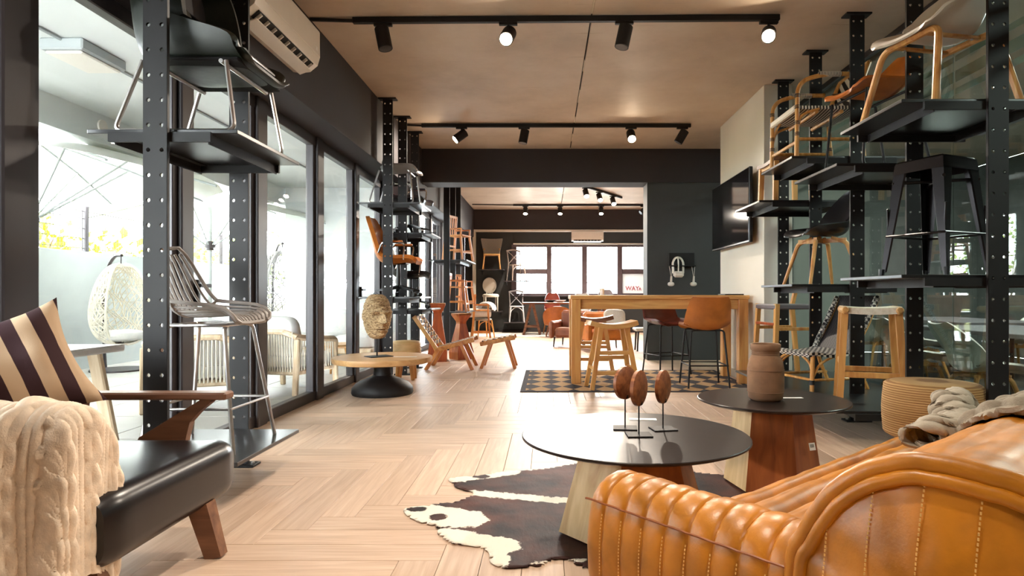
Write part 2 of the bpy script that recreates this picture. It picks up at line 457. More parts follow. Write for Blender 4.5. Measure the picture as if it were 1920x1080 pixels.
def struct(name, c, d, mat, bev=.004): return tag(MB().box(c, d, bev).build(name, mat, smooth=0), kind='structure')
def span(x0, x1, y0, y1, z0, z1): return ((x0+x1)/2, (y0+y1)/2, (z0+z1)/2), (x1-x0, y1-y0, z1-z0)
struct('wall_left', *span(-2.6, -2.085, YF, YB, BULK, CEIL), m_dark)
struct('wall_beam', *span(-2.085, 3.22, 10.5, 11.0, 2.97, CEIL), m_dark)
struct('wall_column', *span(1.68, 3.22, 10.52, 10.95, 0, 2.97), m_dgreen)
struct('wall_right', *span(2.52, 2.85, 7.3, 9.13, 0, CEIL), m_white)
struct('wall_back_bulkhead', *span(-2.085, 3.22, 18.0, 18.18, 2.96, CEIL), m_dark)
struct('wall_right_far', *span(2.95, 3.22, 10.95, YB, 0, CEIL), m_dark)
struct('wall_front', *span(-2.6, 3.3, YF-.15, YF, 0, CEIL), m_white)
struct('trim_1', *span(-2.09, 3.1, 17.98, 18.2, 2.90, 2.955), m_white)
struct('trim_2', *span(-2.12, -2.04, 17.98, 18.2, 0, 2.90), m_white)
struct('baseboard_right', *span(2.5, 2.52, 7.3, 9.13, 0, .1), m_white)
struct('baseboard_back', *span(-2.3, 2.95, 18.18, 18.3, 0, .07), m_dark)
# back wall with window opening  x -.95..2.95, z 1.06..2.53
struct('wall_back_left', *span(-2.38, -.97, 18.3, 18.5, 0, CEIL), m_dgreen)
struct('wall_back_sill', *span(-.97, 3.0, 18.3, 18.5, 0, 1.06), m_dgreen)
struct('wall_back_head', *span(-.97, 3.0, 18.3, 18.5, 2.55, CEIL), m_dgreen)
struct('trim_3', *span(-.97, 2.95, 18.24, 18.3, 2.55, 2.585), m_white, .003)
wb = empty('window_1', (0, 18.38, 0), label='white daylight window in the charcoal back wall', kind='structure')
mw = plain('mauve grey window frame', '#5d5053', .45)
xs = (-.97, .02, 1.06, 2.10, 2.95)
for x in (-.95, .07, 1.10, 2.13, 2.93): MB().box((x, -.02, 1.805), (.15, .14, 1.49), .006).build('mullion', mw, wb, smooth=0)
for z in (1.09, 2.52): MB().box((.99, 0, z), (3.9, .13, .08), .006).build('rail', mw, wb, smooth=0)
for a, b in ((-.95, .07), (2.13, 2.93)): MB().box(((a+b)/2, -.005, 1.77), (b-a-.08, .12, .14), .006).build('transom', mw, wb, smooth=0)
for a, b in ((-.95, .07), (.07, 1.10), (1.10, 2.13), (2.13, 2.93)):
    MB().box(((a+b)/2, 0, 1.805), (b-a-.07, .006, 1.42)).build('pane', m_glass, wb, smooth=0)
MB().box((1.0, -.12, 1.045), (4.0, .2, .03), .004).build('sill', m_dark, wb, smooth=0)

# ---- glazed left side: bays with frames and panes
struct('wall_left_blocker', *span(-2.6, XL, YF, 1.43, 0, BULK), m_dark)  # unseen stretch made solid to cut daylight on the foreground
jamb = [1.5, 2.84, 4.17, 5.27, 6.63, 7.92, 9.2, 10.5, 11.75, 13.0, 14.25]
struct('wall_left_far', *span(-2.6, XL, 14.32, YB, 0, BULK), m_dark)  # bays closed from here on to cut daylight in the far room
def jamb_w(i): return .18 if i in (1, 3, 4) else .14
wi = 2
for i in range(len(jamb)-1):
    a, b = jamb[i], jamb[i+1]
    w = empty('window_%d' % wi, (XL-.06, (a+b)/2, 0), kind='structure'); wi += 1
    h = (b-a)/2; wa = jamb_w(i)
    fr = MB().box((0, -h, BULK/2), (.13, wa, BULK), .008).build('post', m_frame, w, smooth=0)
    sw = .055
    MB().box((0, -h+wa/2+sw/2, BULK/2), (.07, sw, BULK-.04), .005).build('stile', m_frame, w, smooth=0)
    MB().box((0, h-jamb_w(i+1)/2-sw/2, BULK/2), (.07, sw, BULK-.04), .005).build('stile', m_frame, w, smooth=0)
    MB().box((0, 0, .05), (.08, 2*h-.1, .1), .006).build('bottom_rail', m_frame, w, smooth=0)
    MB().box((0, 0, BULK-.05), (.08, 2*h-.1, .1), .006).build('top_rail', m_frame, w, smooth=0)
    MB().box((0, 0, BULK/2), (.008, 2*h-wa-.06, BULK-.18)).build('pane', m_glass, w, smooth=0)
    if i in (2, 5):
        hd = MB(); hd.box((.06, -h+.1, 1.12), (.05, .035, .16), .006); hd.box((.09, -h+.16, 1.16), (.02, .14, .025), .004)
        hd.build('door_handle', m_blackp, w, smooth=0)

# ---- right glass partition
m_glassr = glassm('smoked partition glass', (.70, .78, .75, 1), 1.8)
m_frost = plain('frosted film band', '#dfe6e3', .7)
gw = empty('wall_glass_partition', (XG, 0, 0), kind='structure')
for a, b in ((YF, -1.2), (-1.2, 1.3), (1.3, 3.8), (3.8, 4.98), (4.98, 7.5), (7.5, 10.5)):
    MB().box((0, (a+b)/2, CEIL/2), (.012, b-a-.012, CEIL-.06)).build('glass_panel', m_glassr, gw, smooth=0)
    for z, h in ((2.96, .05), (2.82, .09), (2.7, .05)):
        MB().box((.009, (a+b)/2, z), (.003, b-a-.02, h)).build('frosted_band', m_frost, gw, smooth=0)
MB().box((0, (YF+10.5)/2, .03), (.06, 10.5-YF, .06), .004).build('floor_channel', m_frame, gw, smooth=0)
MB().box((0, (YF+10.5)/2, CEIL-.03), (.06, 10.5-YF, .06), .004).build('head_channel', m_frame, gw, smooth=0)

# ---- the dim room behind the glass
m_dimwall = plain('grey green room wall', '#70726e', .8)
struct('floor_next_room', *span(3.26, 8.2, YF, 12, -.1, -.002), plain('charcoal carpet', '#3a3c3c', .95, bump=.4))
struct('ceiling_next_room', *span(3.26, 8.2, YF, 12, CEIL, CEIL+.1), m_conc)
struct('wall_next_room_side', *span(8.2, 8.3, YF, 12, 0, CEIL), m_dimwall)
struct('wall_next_room_back', *span(3.26, 8.3, 12, 12.1, 0, CEIL), m_dimwall)
struct('wall_next_room_front', *span(3.26, 8.3, YF-.15, YF, 0, CEIL), m_dimwall)

# ---- patio outside
m_tile = plain('pale patio tile', '#a5a29c', .55, 0, .05, 4, bump=.05)
pf = struct('floor_patio', *span(-7.0, -2.52, -3, 15, -.12, -.035), plain('tile grout', '#8d8a86', .9))
tp = None
for i in range(5):
    for j in range(16):
        x, y = -2.98-i*.9, -1.0+j*.9
        if tp is None: tp = o = MB().box((0, 0, 0), (.89, .89, .02), .003).build('patio_tile', m_tile, pf, smooth=0)
        else: o = tp.copy(); col.objects.link(o)
        o.location = (x, y, -.024)
roof = struct('ceiling_patio', *span(-4.95, -2.6, -3, 15, 3.10, 3.3), m_soffit)
struct('trim_4', *span(-5.15, -4.95, -3, 15, 2.78, 3.3), m_soffit)
pw = struct('wall_patio', *span(-7.1, -6.9, -3, 15, -.1, 1.74), m_pale)
struct('wall_patio_end', *span(-4.9, -2.55, 11.8, 12.0, -.1, 3.1), m_soffit)
struct('ground_garden', *span(-30, -7.1, -10, 40, -.2, .6), plain('garden soil', '#6b6a3c', .95))
struct('ground_rear', *span(-9, 14, 18.6, 45, -.2, -.1), plain('pale yard paving', '#c9c9c6', .9))

# ================================================================ fence, planting, patio things
fe = empty('mesh_fence', (-7.0, 6, 1.745), label='dark wire mesh fence on top of the patio wall', cat='fence')
pts = [k for k in range(-6, 9, 2)]
for y in pts: MB().box((0, y-.45, .36), (.07, .07, .72), .006).build('fence_post', m_frame, fe, smooth=0)
mb = MB()
for k in range(230): mb.box((0, -6+k*.062, .32), (.006, .006, .6))
for z in (.05, .2, .35, .5, .61): mb.box((0, 1, z), (.008, 14, .008))
mb.build('wire_mesh', m_frame, fe, smooth=0, kind='stuff')
def leafmat(n, a, b):
    m, nt, ns, lk, p = newmat(n); g = nd(nt, 'ShaderNodeNewGeometry')
    lk.new(ramp(nt, g.outputs['Random Per Island'], [(0, lin(a)), (1, lin(b))]), p.inputs['Base Color']); p.inputs['Roughness'].default_value = .6; return m
lm = [leafmat('yellow green leaves', '#8a9a1e', '#d6cf3a'), leafmat('grass green leaves', '#5d7a2c', '#a3b54a'), leafmat('mid green leaves', '#4d6e34', '#8fa862')]
m_bark = plain('brown bark', '#5b4633', .9, bump=.4, bs=30)
def bush(x, y, z, rx, ry, rz, n, mi, lab, cat='bush'):
    b = empty('garden_bush', (x, y, z), label=lab, cat=cat, group='garden plants behind the patio fence')
    mb = MB()
    for _ in range(n):
        a = random.uniform(0, 2*PI); e = math.asin(random.uniform(-.3, 1)); rr = random.uniform(.55, 1)
        c = Vector((math.cos(a)*math.cos(e)*rx*rr, math.sin(a)*math.cos(e)*ry*rr, rz*.35+math.sin(e)*rz*rr*.65))
        d = Vector((random.gauss(0, 1), random.gauss(0, 1), random.gauss(.4, 1))).normalized(); s_ = d.orthogonal().normalized()
        L = random.uniform(.12, .26); W = L*.28
        mb.add([c, c+d*L*.5+s_*W, c+d*L, c+d*L*.5-s_*W], [(0, 1, 2, 3)])
    mb.build('foliage', lm[mi], b, smooth=0, kind='stuff')
    st = MB()
    for k in range(5):
        a = k*1.3; st.tube([(0, 0, 0), (math.cos(a)*rx*.2, math.sin(a)*ry*.2, rz*.4), (math.cos(a)*rx*.5, math.sin(a)*ry*.5, rz*.75)], [.03, .02, .008], 5)
    st.build('stem', m_bark, b)
for i, (x, y, rx, ry, rz, mi, lab) in enumerate([
    (-9.0, 8.3, 1.1, .9, 1.9, 2, 'green bush behind the fence nearest the dark left door jamb'),
    (-8.4, 10.15, .9, .85, 1.9, 0, 'yellow flowering bush right of the thick fence post'),
    (-8.8, 12.3, 1.2, 1.15, 1.8, 0, 'yellow bush behind the hanging egg chair'),
    (-8.2, 14.9, 1.0, 1.2, 1.9, 0, 'low yellow bush between the two perforated rack posts'),
    (-9.4, 18.5, 1.5, 2.0, 2.2, 2, 'grey green bush far along the patio fence'),
    (-10.5, 23.0, 2.2, 2.5, 3.6, 1, 'tall green tree top at the far end of the fence')]):
    bush(x, y, .6, rx, ry, rz, 420, mi, lab)

# garden parasols over the patio
def parafab():
    m, nt, ns, lk, p = newmat('translucent white canvas'); p.inputs['Base Color'].default_value = lin('#dcdcd8'); p.inputs['Roughness'].default_value = .9
    t = nd(nt, 'ShaderNodeBsdfTranslucent'); t.inputs[0].default_value = lin('#e6e6e2'); mx = nd(nt, 'ShaderNodeMixShader'); mx.inputs[0].default_value = .4
    lk.new(p.outputs[0], mx.inputs[1]); lk.new(t.outputs[0], mx.inputs[2]); lk.new(mx.outputs[0], nt.nodes['Material Output'].inputs[0]); return m
m_canvas = parafab()
def para(u, v):
    a = 2*PI*u; r = 2.0*v; return (r*math.cos(a), r*math.sin(a), 2.98-.50*v**1.15-.05*math.sin(4*a)**2*v*v)
um = empty('parasol', (-6.0, 7.3, 0), label='large white garden parasol nearest the dark left jamb', cat='parasol', group='white parasols on the patio')
MB().sheet(para, 48, 8, .004).build('canopy', m_canvas, um)
MB().cyl((0, 0, -.02), (0, 0, 2.96), .035).build('pole', m_pale, um)
mb = MB(); mb.cyl((0, 0, 1.9), (0, 0, 2.06), .07); mb.cyl((0, 0, 1.95), (0, 0, 2.0), .1); mb.build('hub', m_frame, um)
for k in range(8):
    a = PI*k/4+.2; p = para(a/2/PI, 1); q = para(a/2/PI, .52)
    MB().tube([(0, 0, 2.94), (q[0], q[1], q[2]-.03), (p[0], p[1], p[2]-.03)], .014, 6).build('rib', m_pale, um)
    MB().tube([(math.cos(a)*.08, math.sin(a)*.08, 1.99), (q[0], q[1], q[2]-.04)], .012, 6).build('strut', m_pale, um)
MB().lathe([(.35, -.02), (.35, .04), (.06, .07), (.05, .2)], 24).build('base', m_pale, um)
clone(um, None, (-6.1, 11.4, 0), None, 'white garden parasol further back seen between the rack posts')
clone(um, None, (-6.1, 3.2, 0), None, 'unseen garden parasol added to shade the patio beside the viewer')  # out of view, added to keep sky light off the patio

# hanging egg chairs
def egg_chair(loc, rz, lab, mat_sh, mat_st):
    e = empty('hanging_egg_chair', loc, rz, lab, 'hanging chair', 'hanging egg chairs on the patio')
    def E(u, v):   # opening faces -Y local
        t = PI*(.03+.94*v); a = R(45)+R(270)*u-PI/2+0
        a = -PI/2+R(52)+(2*PI-R(104))*u
        r = math.sin(t)**.8*(.50-.08*math.cos(t)); tip = .12*max(0, math.cos(t))**2
        return Vector((r*math.cos(a), .92*r*math.sin(a)+.05, 1.20-.0+.72*math.cos(t)*(1.0 if math.cos(t) < 0 else 1.12)-.0))
    mb = MB()
    for k in range(26):
        ph = k/26
        for sgn in (1, -1):
            pl = []
            for i in range(29):
                v = i/28; u = ph+sgn*v*.55+.02*math.sin(v*25+k)
                while u > 1: u -= 1
                while u < 0: u += 1
                if pl and (E(u, v)-pl[-1]).length > .35:
                    if len(pl) > 2: mb.tube(pl, .011, 4)
                    pl = []
                pl.append(E(u, v))
            if len(pl) > 2: mb.tube(pl, .011, 4)
    for j in range(14): mb.tube([E(i/30, .05+.9*j/13)*1.0 for i in range(31)], .009, 4)
    mb.build('woven_shell', mat_sh, e)
    mb = MB()
    for u in (0, 1): mb.tube([E(u, i/24) for i in range(25)], .022, 6)
    mb.build('rim', mat_sh, e)
    def cu(u, v): return (.36*(2*u-1), .10+.30*(2*v-1)-.0, .66+.1*((2*u-1)**2+(2*v-1)**2)*.6)
    MB().ball((0, .02, .66), (.36, .32, .11), 8, 16, .7).build('seat_cushion', m_whitefab, e)
    MB().tube(spline([(0, .62, .02), (0, .70, .9), (0, .62, 1.75), (0, .32, 2.12), (0, .03, 2.16)], 8), .028, 8).build('stand_arm', mat_st, e)
    MB().tube([(0, .05, 2.14), (0, .05, 1.98)], .012, 6).build('hanger_spring', mat_st, e)
    MB().lathe([(.48, 0), (.48, .03), (.0, .035)], 32, (0, .1, 0)).build('base', mat_st, e)
    return e
m_ropew = plain('cream rope', '#d9d2c2', .85, bump=.3); m_ropeg = plain('grey rope', '#8f8c8a', .85, bump=.3)
egg_chair((-6.2, 9.2, -.014), 60, 'white woven hanging egg chair on an arched stand', m_ropew, m_frame).scale = (.78,)*3
egg_chair((-5.4, 12.9, -.014), 40, 'grey woven hanging egg chair seen through the far door pane', m_ropeg, m_frame)

# rope lounge chairs outside
m_wash = wood('pale washed teak', '#b49879', '#d9c4a6', 'Z')
def rope_chair(loc, rz, lab, w=.78, wood_m=None):
    c = empty('rope_lounge_chair', loc, rz, lab, 'garden chair', 'rope lounge chairs on the patio'); wm = wood_m or m_wash
    for sx in (-1, 1):
        MB().beam((sx*w/2, -.36, 0), (sx*w/2, -.34, .55), .06, .05, bev=.01).build('leg', wm, c, smooth=0)
        MB().beam((sx*w/2, .40, 0), (sx*w/2, .36, .62), .06, .05, bev=.01).build('leg', wm, c, smooth=0)
        MB().tube(fillet([(sx*w/2, -.37, .50), (sx*w/2, -.36, .58), (sx*w/2, .36, .64), (sx*w*.3, .40, .70)], .1), .028, 8, flat=1.5).build('armrest', wm, c)
        mb = MB()
        for k in range(15):
            y = -.30+k*.045; mb.tube([(sx*w/2, y, .57+.06*(y+.36)), (sx*w*.5, y, .27)], .009, 5)
        mb.build('side_ropes', m_ropew, c)
    MB().tube(fillet([(-w/2, .37, .64), (-w*.35, .40, .70), (w*.35, .40, .70), (w/2, .37, .64)], .1), .028, 8).build('back_rail', wm, c)
    mb = MB()
    for k in range(21):
        x = -w*.45+k*w*.045; mb.tube([(x, .40, .70), (x, .38, .26)], .009, 5)
    mb.build('back_ropes', m_ropew, c)
    MB().box((0, 0, .25), (w, .74, .06), .015).build('seat_frame', wm, c, smooth=0)
    MB().ball((0, -.03, .36), (w*.48, .37, .085), 10, 24, .4).build('seat_cushion', m_whitefab, c)
    MB().ball((0, .27, .63), (w*.44, .10, .24), 10, 24, .45, Matrix.Rotation(R(-12), 3, 'X')).build('back_cushion', m_whitefab, c)
    return c
rope_chair((-3.55, 6.35, -.014), 205, 'rope back garden armchair directly behind the ribbed bar stool')
rope_chair((-3.0, 7.35, -.014), 165, 'rope back garden armchair seen beside the black door handle', .74)
rope_chair((-4.2, 4.75, -.014), 150, 'rope back garden armchair partly hidden behind the near rack post', .8)
def patio_sofa(loc, rz, lab, L):
    c = empty('patio_sofa', loc, rz, lab, 'sofa')
    MB().box((0, 0, .2), (L, .8, .1), .02).build('frame', m_wash, c, smooth=0)
    n = int(L/.7)
    for k in range(n):
        x = -L/2+(k+.5)*L/n
        MB().ball((x, -.05, .35), (L/n*.5, .36, .11), 8, 20, .4).build('seat_cushion', m_whitefab, c)
        MB().ball((x, .30, .62), (L/n*.49, .11, .24), 8, 20, .45).build('back_cushion', m_whitefab, c)
    for sx in (-1, 1):
        for sy in (-1, 1): MB().box((sx*(L/2-.05), sy*.34, .08), (.06, .06, .16), .01).build('leg', m_wash, c, smooth=0)
patio_sofa((-3.75, 10.6, -.014), -10, 'white cushioned patio sofa against the pale end wall', 2.1)
patio_sofa((-6.35, 5.3, -.014), 90, 'white cushioned patio sofa along the grey garden wall', 1.9)
def patio_table(loc, lab):
    t = empty('patio_table', loc, 0, lab, 'table')
    MB().box((0, 0, .72), (.85, 1.3, .05), .01).build('tabletop', plain('grey wash top', '#a39a94', .5), t, smooth=0)
    for sx in (-1, 1):
        for sy in (-1, 1):
            MB().beam((sx*.30, sy*.5, .70), (sx*.38, sy*.58, 0), .09, .05, bev=.01).build('leg', m_wash, t, smooth=0)
patio_table((-3.55, 4.02, -.014), 'grey topped patio table with splayed pale legs near the armchair')
t = empty('patio_side_table', (-2.9, 8.6, -.014), 0, 'low teak side table outside beyond the round table', 'table')
MB().lathe([(.0, .40), (.3, .40), (.31, .42), (.3, .44), (0, .44)], 28).build('tabletop', m_oakx, t)
for k in range(3):
    a = k*2.1; MB().cyl((.15*math.cos(a), .15*math.sin(a), .4), (.25*math.cos(a), .25*math.sin(a), 0), .022, .015, 8).build('leg', m_oak, t)
# roof light with conduit, beam disc lamp
l = empty('patio_ceiling_light', (-3.78, 5.15, 3.10), 0, 'square surface mounted light on the patio ceiling', 'ceiling light')
MB().box((0, 0, -.045), (.34, .52, .09), .012).build('housing', m_pale, l, smooth=0)
MB().box((0, 0, -.1), (.29, .46, .025), .01).build('diffuser', m_plastic, l, smooth=0)
MB().tube([(-.0, -3, -.015), (0, -.26, -.015)], .014, 6).build('conduit', m_pale, l)
MB().tube([(0, .26, -.015), (0, 5, -.015)], .014, 6).build('conduit', m_pale, l)
dl = MB(); dl.cyl((-4.95, 7.0, 2.97), (-4.93, 7.0, 2.97), .07, seg=24); tag(dl.build('bulkhead_lamp', m_plastic), 'round white bulkhead lamp on the patio beam', 'wall lamp')
# rear yard
rb = empty('yard_wall', (0, 24, 0), 0, 'pale blue yard wall with rail seen through the back window', 'wall')
MB().box((1, 0, .6), (8, .2, 1.4), .01).build('wall_body', plain('pale blue render', '#b9cdd0', .9), rb, smooth=0)
MB().tube([(-3, -.05, 1.55), (5, -.05, 1.55)], .03, 6).build('rail', m_frame, rb)
for x in (-2, 0, 2, 4): MB().cyl((x, -.05, 1.3), (x, -.05, 1.55), .02, seg=6).build('rail_post', m_frame, rb)

# ================================================================ lighting tracks and spots
m_dead = plain('dark lamp reflector', '#2a2422', .3)
def spot(loc, d, lab, lit, watts=None, warm=(1, .88, .74), k=1.0, cone=105):
    s = empty('track_spotlight', loc, 0, lab, 'spotlight', 'lit track spotlights' if lit else 'unlit track spotlights')
    d = Vector(d).normalized(); P = Vector((0, 0, -.11*k)); A = P-d*.07*k; B = P+d*.12*k
    MB().box((0, 0, -.012), (.16*k, .035, .024), .003).build('track_adapter', m_black, s, smooth=0)
    MB().cyl((0, 0, -.02), P, .012*k, seg=8).build('stem', m_black, s)
    MB().tube([A-d*.008, A, P, B, B-d*.012], [.045*k, .062*k, .062*k, .062*k, .052*k], 20).build('lamp_body', m_black, s)
    MB().cyl(B-d*.012, B+d*.001, .052*k, seg=20).build('lens', m_bulb if lit else m_dead, s)
    if lit:
        ld = bpy.data.lights.new('spot_beam', 'SPOT'); ld.energy = watts or SPOT_W; ld.color = warm
        ld.spot_size = R(cone); ld.spot_blend = .9; ld.shadow_soft_size = .05
        lo = bpy.data.objects.new('spot_beam', ld); col.objects.link(lo); lo.parent = s
        lo.location = B+d*.03; lo.rotation_euler = d.to_track_quat('-Z', 'Y').to_euler()
def track(p, q, lab, wire=None):
    p, q = Vector(p), Vector(q); t = empty('lighting_track', (p+q)/2, 0, lab, 'light track')
    MB().beam(p-(p+q)/2, q-(p+q)/2, .045, .05, bev=.004).build('rail', m_black, t, smooth=0)
    if wire: MB().beam(Vector(wire)-(p+q)/2, p-(p+q)/2, .03, .025, bev=.004).build('cable_conduit', m_black, t, smooth=0)
ZT = CEIL-.03
track((-1.70, 5.52, ZT), (2.02, 5.46, ZT), 'long black lighting track nearest the camera on the ceiling', (-2.08, 5.53, CEIL-.015))
track((-1.78, 8.95, ZT), (2.05, 8.95, ZT), 'black lighting track in front of the dark ceiling beam', (-2.08, 8.95, CEIL-.015))
track((-.9, 16.9, ZT), (2.72, 16.9, ZT), 'long black lighting track close to the back wall', (-2.0, 16.9, CEIL-.015))
track((.80, 13.9, ZT), (1.86, 15.6, ZT), 'short diagonal lighting track in the far room')
zs = ZT-.025
spot((-1.435, 5.52, zs), (.22, -.12, -1), 'unlit black spotlight at the left end of the nearest track', False)
spot((-.336, 5.5, zs), (-.12, -.8, -.62), 'glowing spotlight left of the ceiling joint on the nearest track', True)
spot((.676, 5.48, zs), (-.22, -.1, -1), 'unlit black spotlight just right of the ceiling joint', False)
spot((1.93, 5.47, zs), (-.3, -.8, -.5), 'brightest spotlight at the right end of the nearest track', True)
spot((-1.21, 8.95, zs), (-.75, -.25, -.62), 'lit spotlight tilted left on the track by the beam', True)
spot((-.32, 8.95, zs), (-.18, -.1, -1), 'unlit spotlight second from left on the track by the beam', False)
spot((1.20, 8.95, zs), (0, -.75, -.66), 'lit spotlight right of the joint on the track by the beam', True)
spot((1.93, 8.95, zs), (-.5, .1, -.85), 'unlit spotlight at the right end of the track by the beam', False)
for x, lab in ((-.57, 'lit spotlight leftmost on the far back track'), (.36, 'lit spotlight in the middle of the far back track'), (1.46, 'lit spotlight third from left on the far back track')):
    spot((x, 16.9, zs), (0, -.4, -.9), lab, True, 170, cone=165)
spot((2.6, 16.9, zs), (-.7, -.3, -.6), 'unlit grey spotlight against the column on the back track', False)
for x, y, lab in ((.87, 14.0, 'lit spotlight leftmost on the diagonal track'), (1.22, 14.58, 'lit spotlight in the middle of the diagonal track'), (1.60, 15.2, 'lit spotlight rightmost on the diagonal track')):
    spot((x, y, zs), (.15, -.6, -.8), lab, True, 90)
# the same tracks go on over and behind the viewer
for y in (2.1, -1.3):
    track((-1.7, y, ZT), (2.0, y, ZT), 'black lighting track above the viewer at %s metres' % ('two' if y > 0 else 'minus one'))
    for x, n, on in ((-1.2, 'left', False), (-.1, 'inner left', y > 0), (1.0, 'inner right', y < 0), (1.9, 'right', False)):
        spot((x, y, zs), (0, .25, -1), '%s %s spotlight on the track %s the viewer' % ('lit' if on else 'unlit', n, 'above' if y > 0 else 'behind'), on)

# ================================================================ air conditioners, TV, headset
def aircon(loc, rz, L, lab, k=1.0):
    a = empty('air_conditioner', loc, rz, lab, 'air conditioner')   # local: back at y=0, front -Y, length X
    sec = [(0, .0), (0, .36), (-.05, .38), (-.16, .375), (-.215, .33), (-.22, .12), (-.20, .05), (-.14, .0), (-.06, -.01)]
    mb = MB(); mb.M = Matrix.Scale(k, 4); mb.prism(sec, -L/2, L/2, 'X'); mb.build('casing', m_plastic, a, smooth=30)
    mb = MB(); mb.M = Matrix.Scale(k, 4); mb.box((0, -.221, .215), (L*.97, .008, .2), .003); mb.build('front_panel', m_plastic, a, smooth=0)
    mb = MB(); mb.M = Matrix.Scale(k, 4); mb.box((0, -.165, .022), (L*.86, .07, .018), .004, Matrix.Rotation(R(-38), 3, 'X')); mb.build('outlet', m_darkgap, a, smooth=0)
    for j in range(9):
        mb = MB(); mb.M = Matrix.Scale(k, 4); mb.box((-L*.4+j*L*.1, -.174, .012), (.012, .05, .03), .002, Matrix.Rotation(R(-38), 3, 'X')); mb.build('vane', m_plastic, a, smooth=0)
    mb = MB(); mb.M = Matrix.Scale(k, 4); mb.box((0, -.13, -.03), (L*.86, .1, .008), .003, Matrix.Rotation(R(-20), 3, 'X')); mb.build('louvre', m_plastic, a, smooth=0)
    mb = MB(); mb.M = Matrix.Scale(k, 4); mb.box((L*.42, -.226, .16), (.03, .003, .03), .001); mb.build('indicator', m_paper, a, smooth=0)
aircon((-2.085, 4.62, 2.93), 90, 1.12, 'white air conditioner on the bulkhead above the near rack')
aircon((1.16, 18.0, 2.62), 0, 1.16, 'small white air conditioner over the back window', .78)
tv = empty('television', (2.52, 8.28, 2.17), -90, 'large dark flat television on the white wall', 'television')
MB().box((0, -.10, 0), (1.66, .045, .90), .008).build('housing', m_blackp, tv, smooth=0)
mt, nt_, ns_, lk_, p_ = newmat('black glossy screen'); p_.inputs['Base Color'].default_value = (.006, .006, .008, 1); p_.inputs['Roughness'].default_value = .06; p_.inputs['Specular IOR Level'].default_value = .8
MB().box((0, -.1245, .008), (1.63, .004, .86), .001).build('screen', mt, tv, smooth=0)
MB().box((0, -.05, 0), (.4, .09, .35), .01).build('wall_bracket', m_black, tv, smooth=0)
MB().box((0, -.125, -.436), (1.64, .006, .014), .001).build('chin', m_steel, tv, smooth=0)
hp = empty('headset_shelf', (2.25, 10.52, 1.67), 0, 'black wall shelf on the slate column', 'shelf')
MB().box((0, -.02, 0), (.42, .03, .24), .005).build('back_plate', m_black, hp, smooth=0)
MB().box((0, -.09, -.10), (.42, .14, .02), .004).build('ledge', m_black, hp, smooth=0)
hs = empty('vr_headset', (2.17, 10.38, 1.33), 0, 'white virtual reality headset hanging on the column shelf', 'headset')
MB().box((0, -.02, .10), (.17, .10, .10), .03).build('visor', m_plastic, hs)
MB().tube(fillet([(-.08, 0, .12), (-.09, .02, .30), (-.04, .03, .38), (.04, .03, .38), (.09, .02, .30), (.08, 0, .12)], .05), .014, 8, flat=1.6).build('strap', m_plastic, hs)
MB().tube(fillet([(0, -.01, .12), (.0, -.02, .30), (0, .03, .39)], .05), .012, 8).build('top_strap', m_plastic, hs)
for x, lab in ((2.05, 'white motion controller hanging left below the headset'), (2.42, 'white motion controller hanging right on the column')):
    c = empty('motion_controller', (x, 10.38, 1.22), 0, lab, 'controller', 'headset controllers')
    MB().ball((0, 0, .05), (.055, .05, .035), 8, 14, .8).build('ring', m_plastic, c)
    MB().cyl((0, 0, .06), (.01, .01, .18), .022, .016, 10).build('grip', m_plastic, c)
    MB().tube([(0, .0, .17), (-.02, .03, .34)], .004, 5).build('cord', m_plastic, c); MB().tube([(.01, .0, .17), (.03, .03, .34)], .004, 5).build('cord', m_plastic, c)

# ================================================================ display racks
def post_mesh(w, th, H, pitch=.126, r=.011):
    mb = MB(); rows = int(H/pitch)
    for sx in (-1, 1):
        cx = sx*w/4
        for k in range(rows):
            cz = (k+.5)*pitch; o = [(w/4*a, pitch/2*b) for a, b in ((1, 0), (1, 1), (0, 1), (-1, 1), (-1, 0), (-1, -1), (0, -1), (1, -1))]
            hx = sx*.004
            inn = [(r*math.cos(PI*j/4)+hx, r*math.sin(PI*j/4)) for j in range(8)]
            vs = []
            for y in (-th/2, th/2): vs += [(cx+a, y, cz+b) for a, b in o]+[(cx+a, y, cz+b) for a, b in inn]
            fs = []
            for j in range(8):
                j2 = (j+1) % 8
                fs += [(j, j2, 8+j2, 8+j), (16+j2, 16+j, 24+j, 24+j2), (8+j, 8+j2, 24+j2, 24+j)]
            mb.add(vs, fs)
    zt = rows*pitch
    mb.box((0, 0, (zt+H)/2), (w, th, H-zt))
    for sx in (-1, 1):   # folded flanges of the channel
        mb.box((sx*(w/2-.002), .008, H/2), (.004, .02, H))
    return mb
POST = None
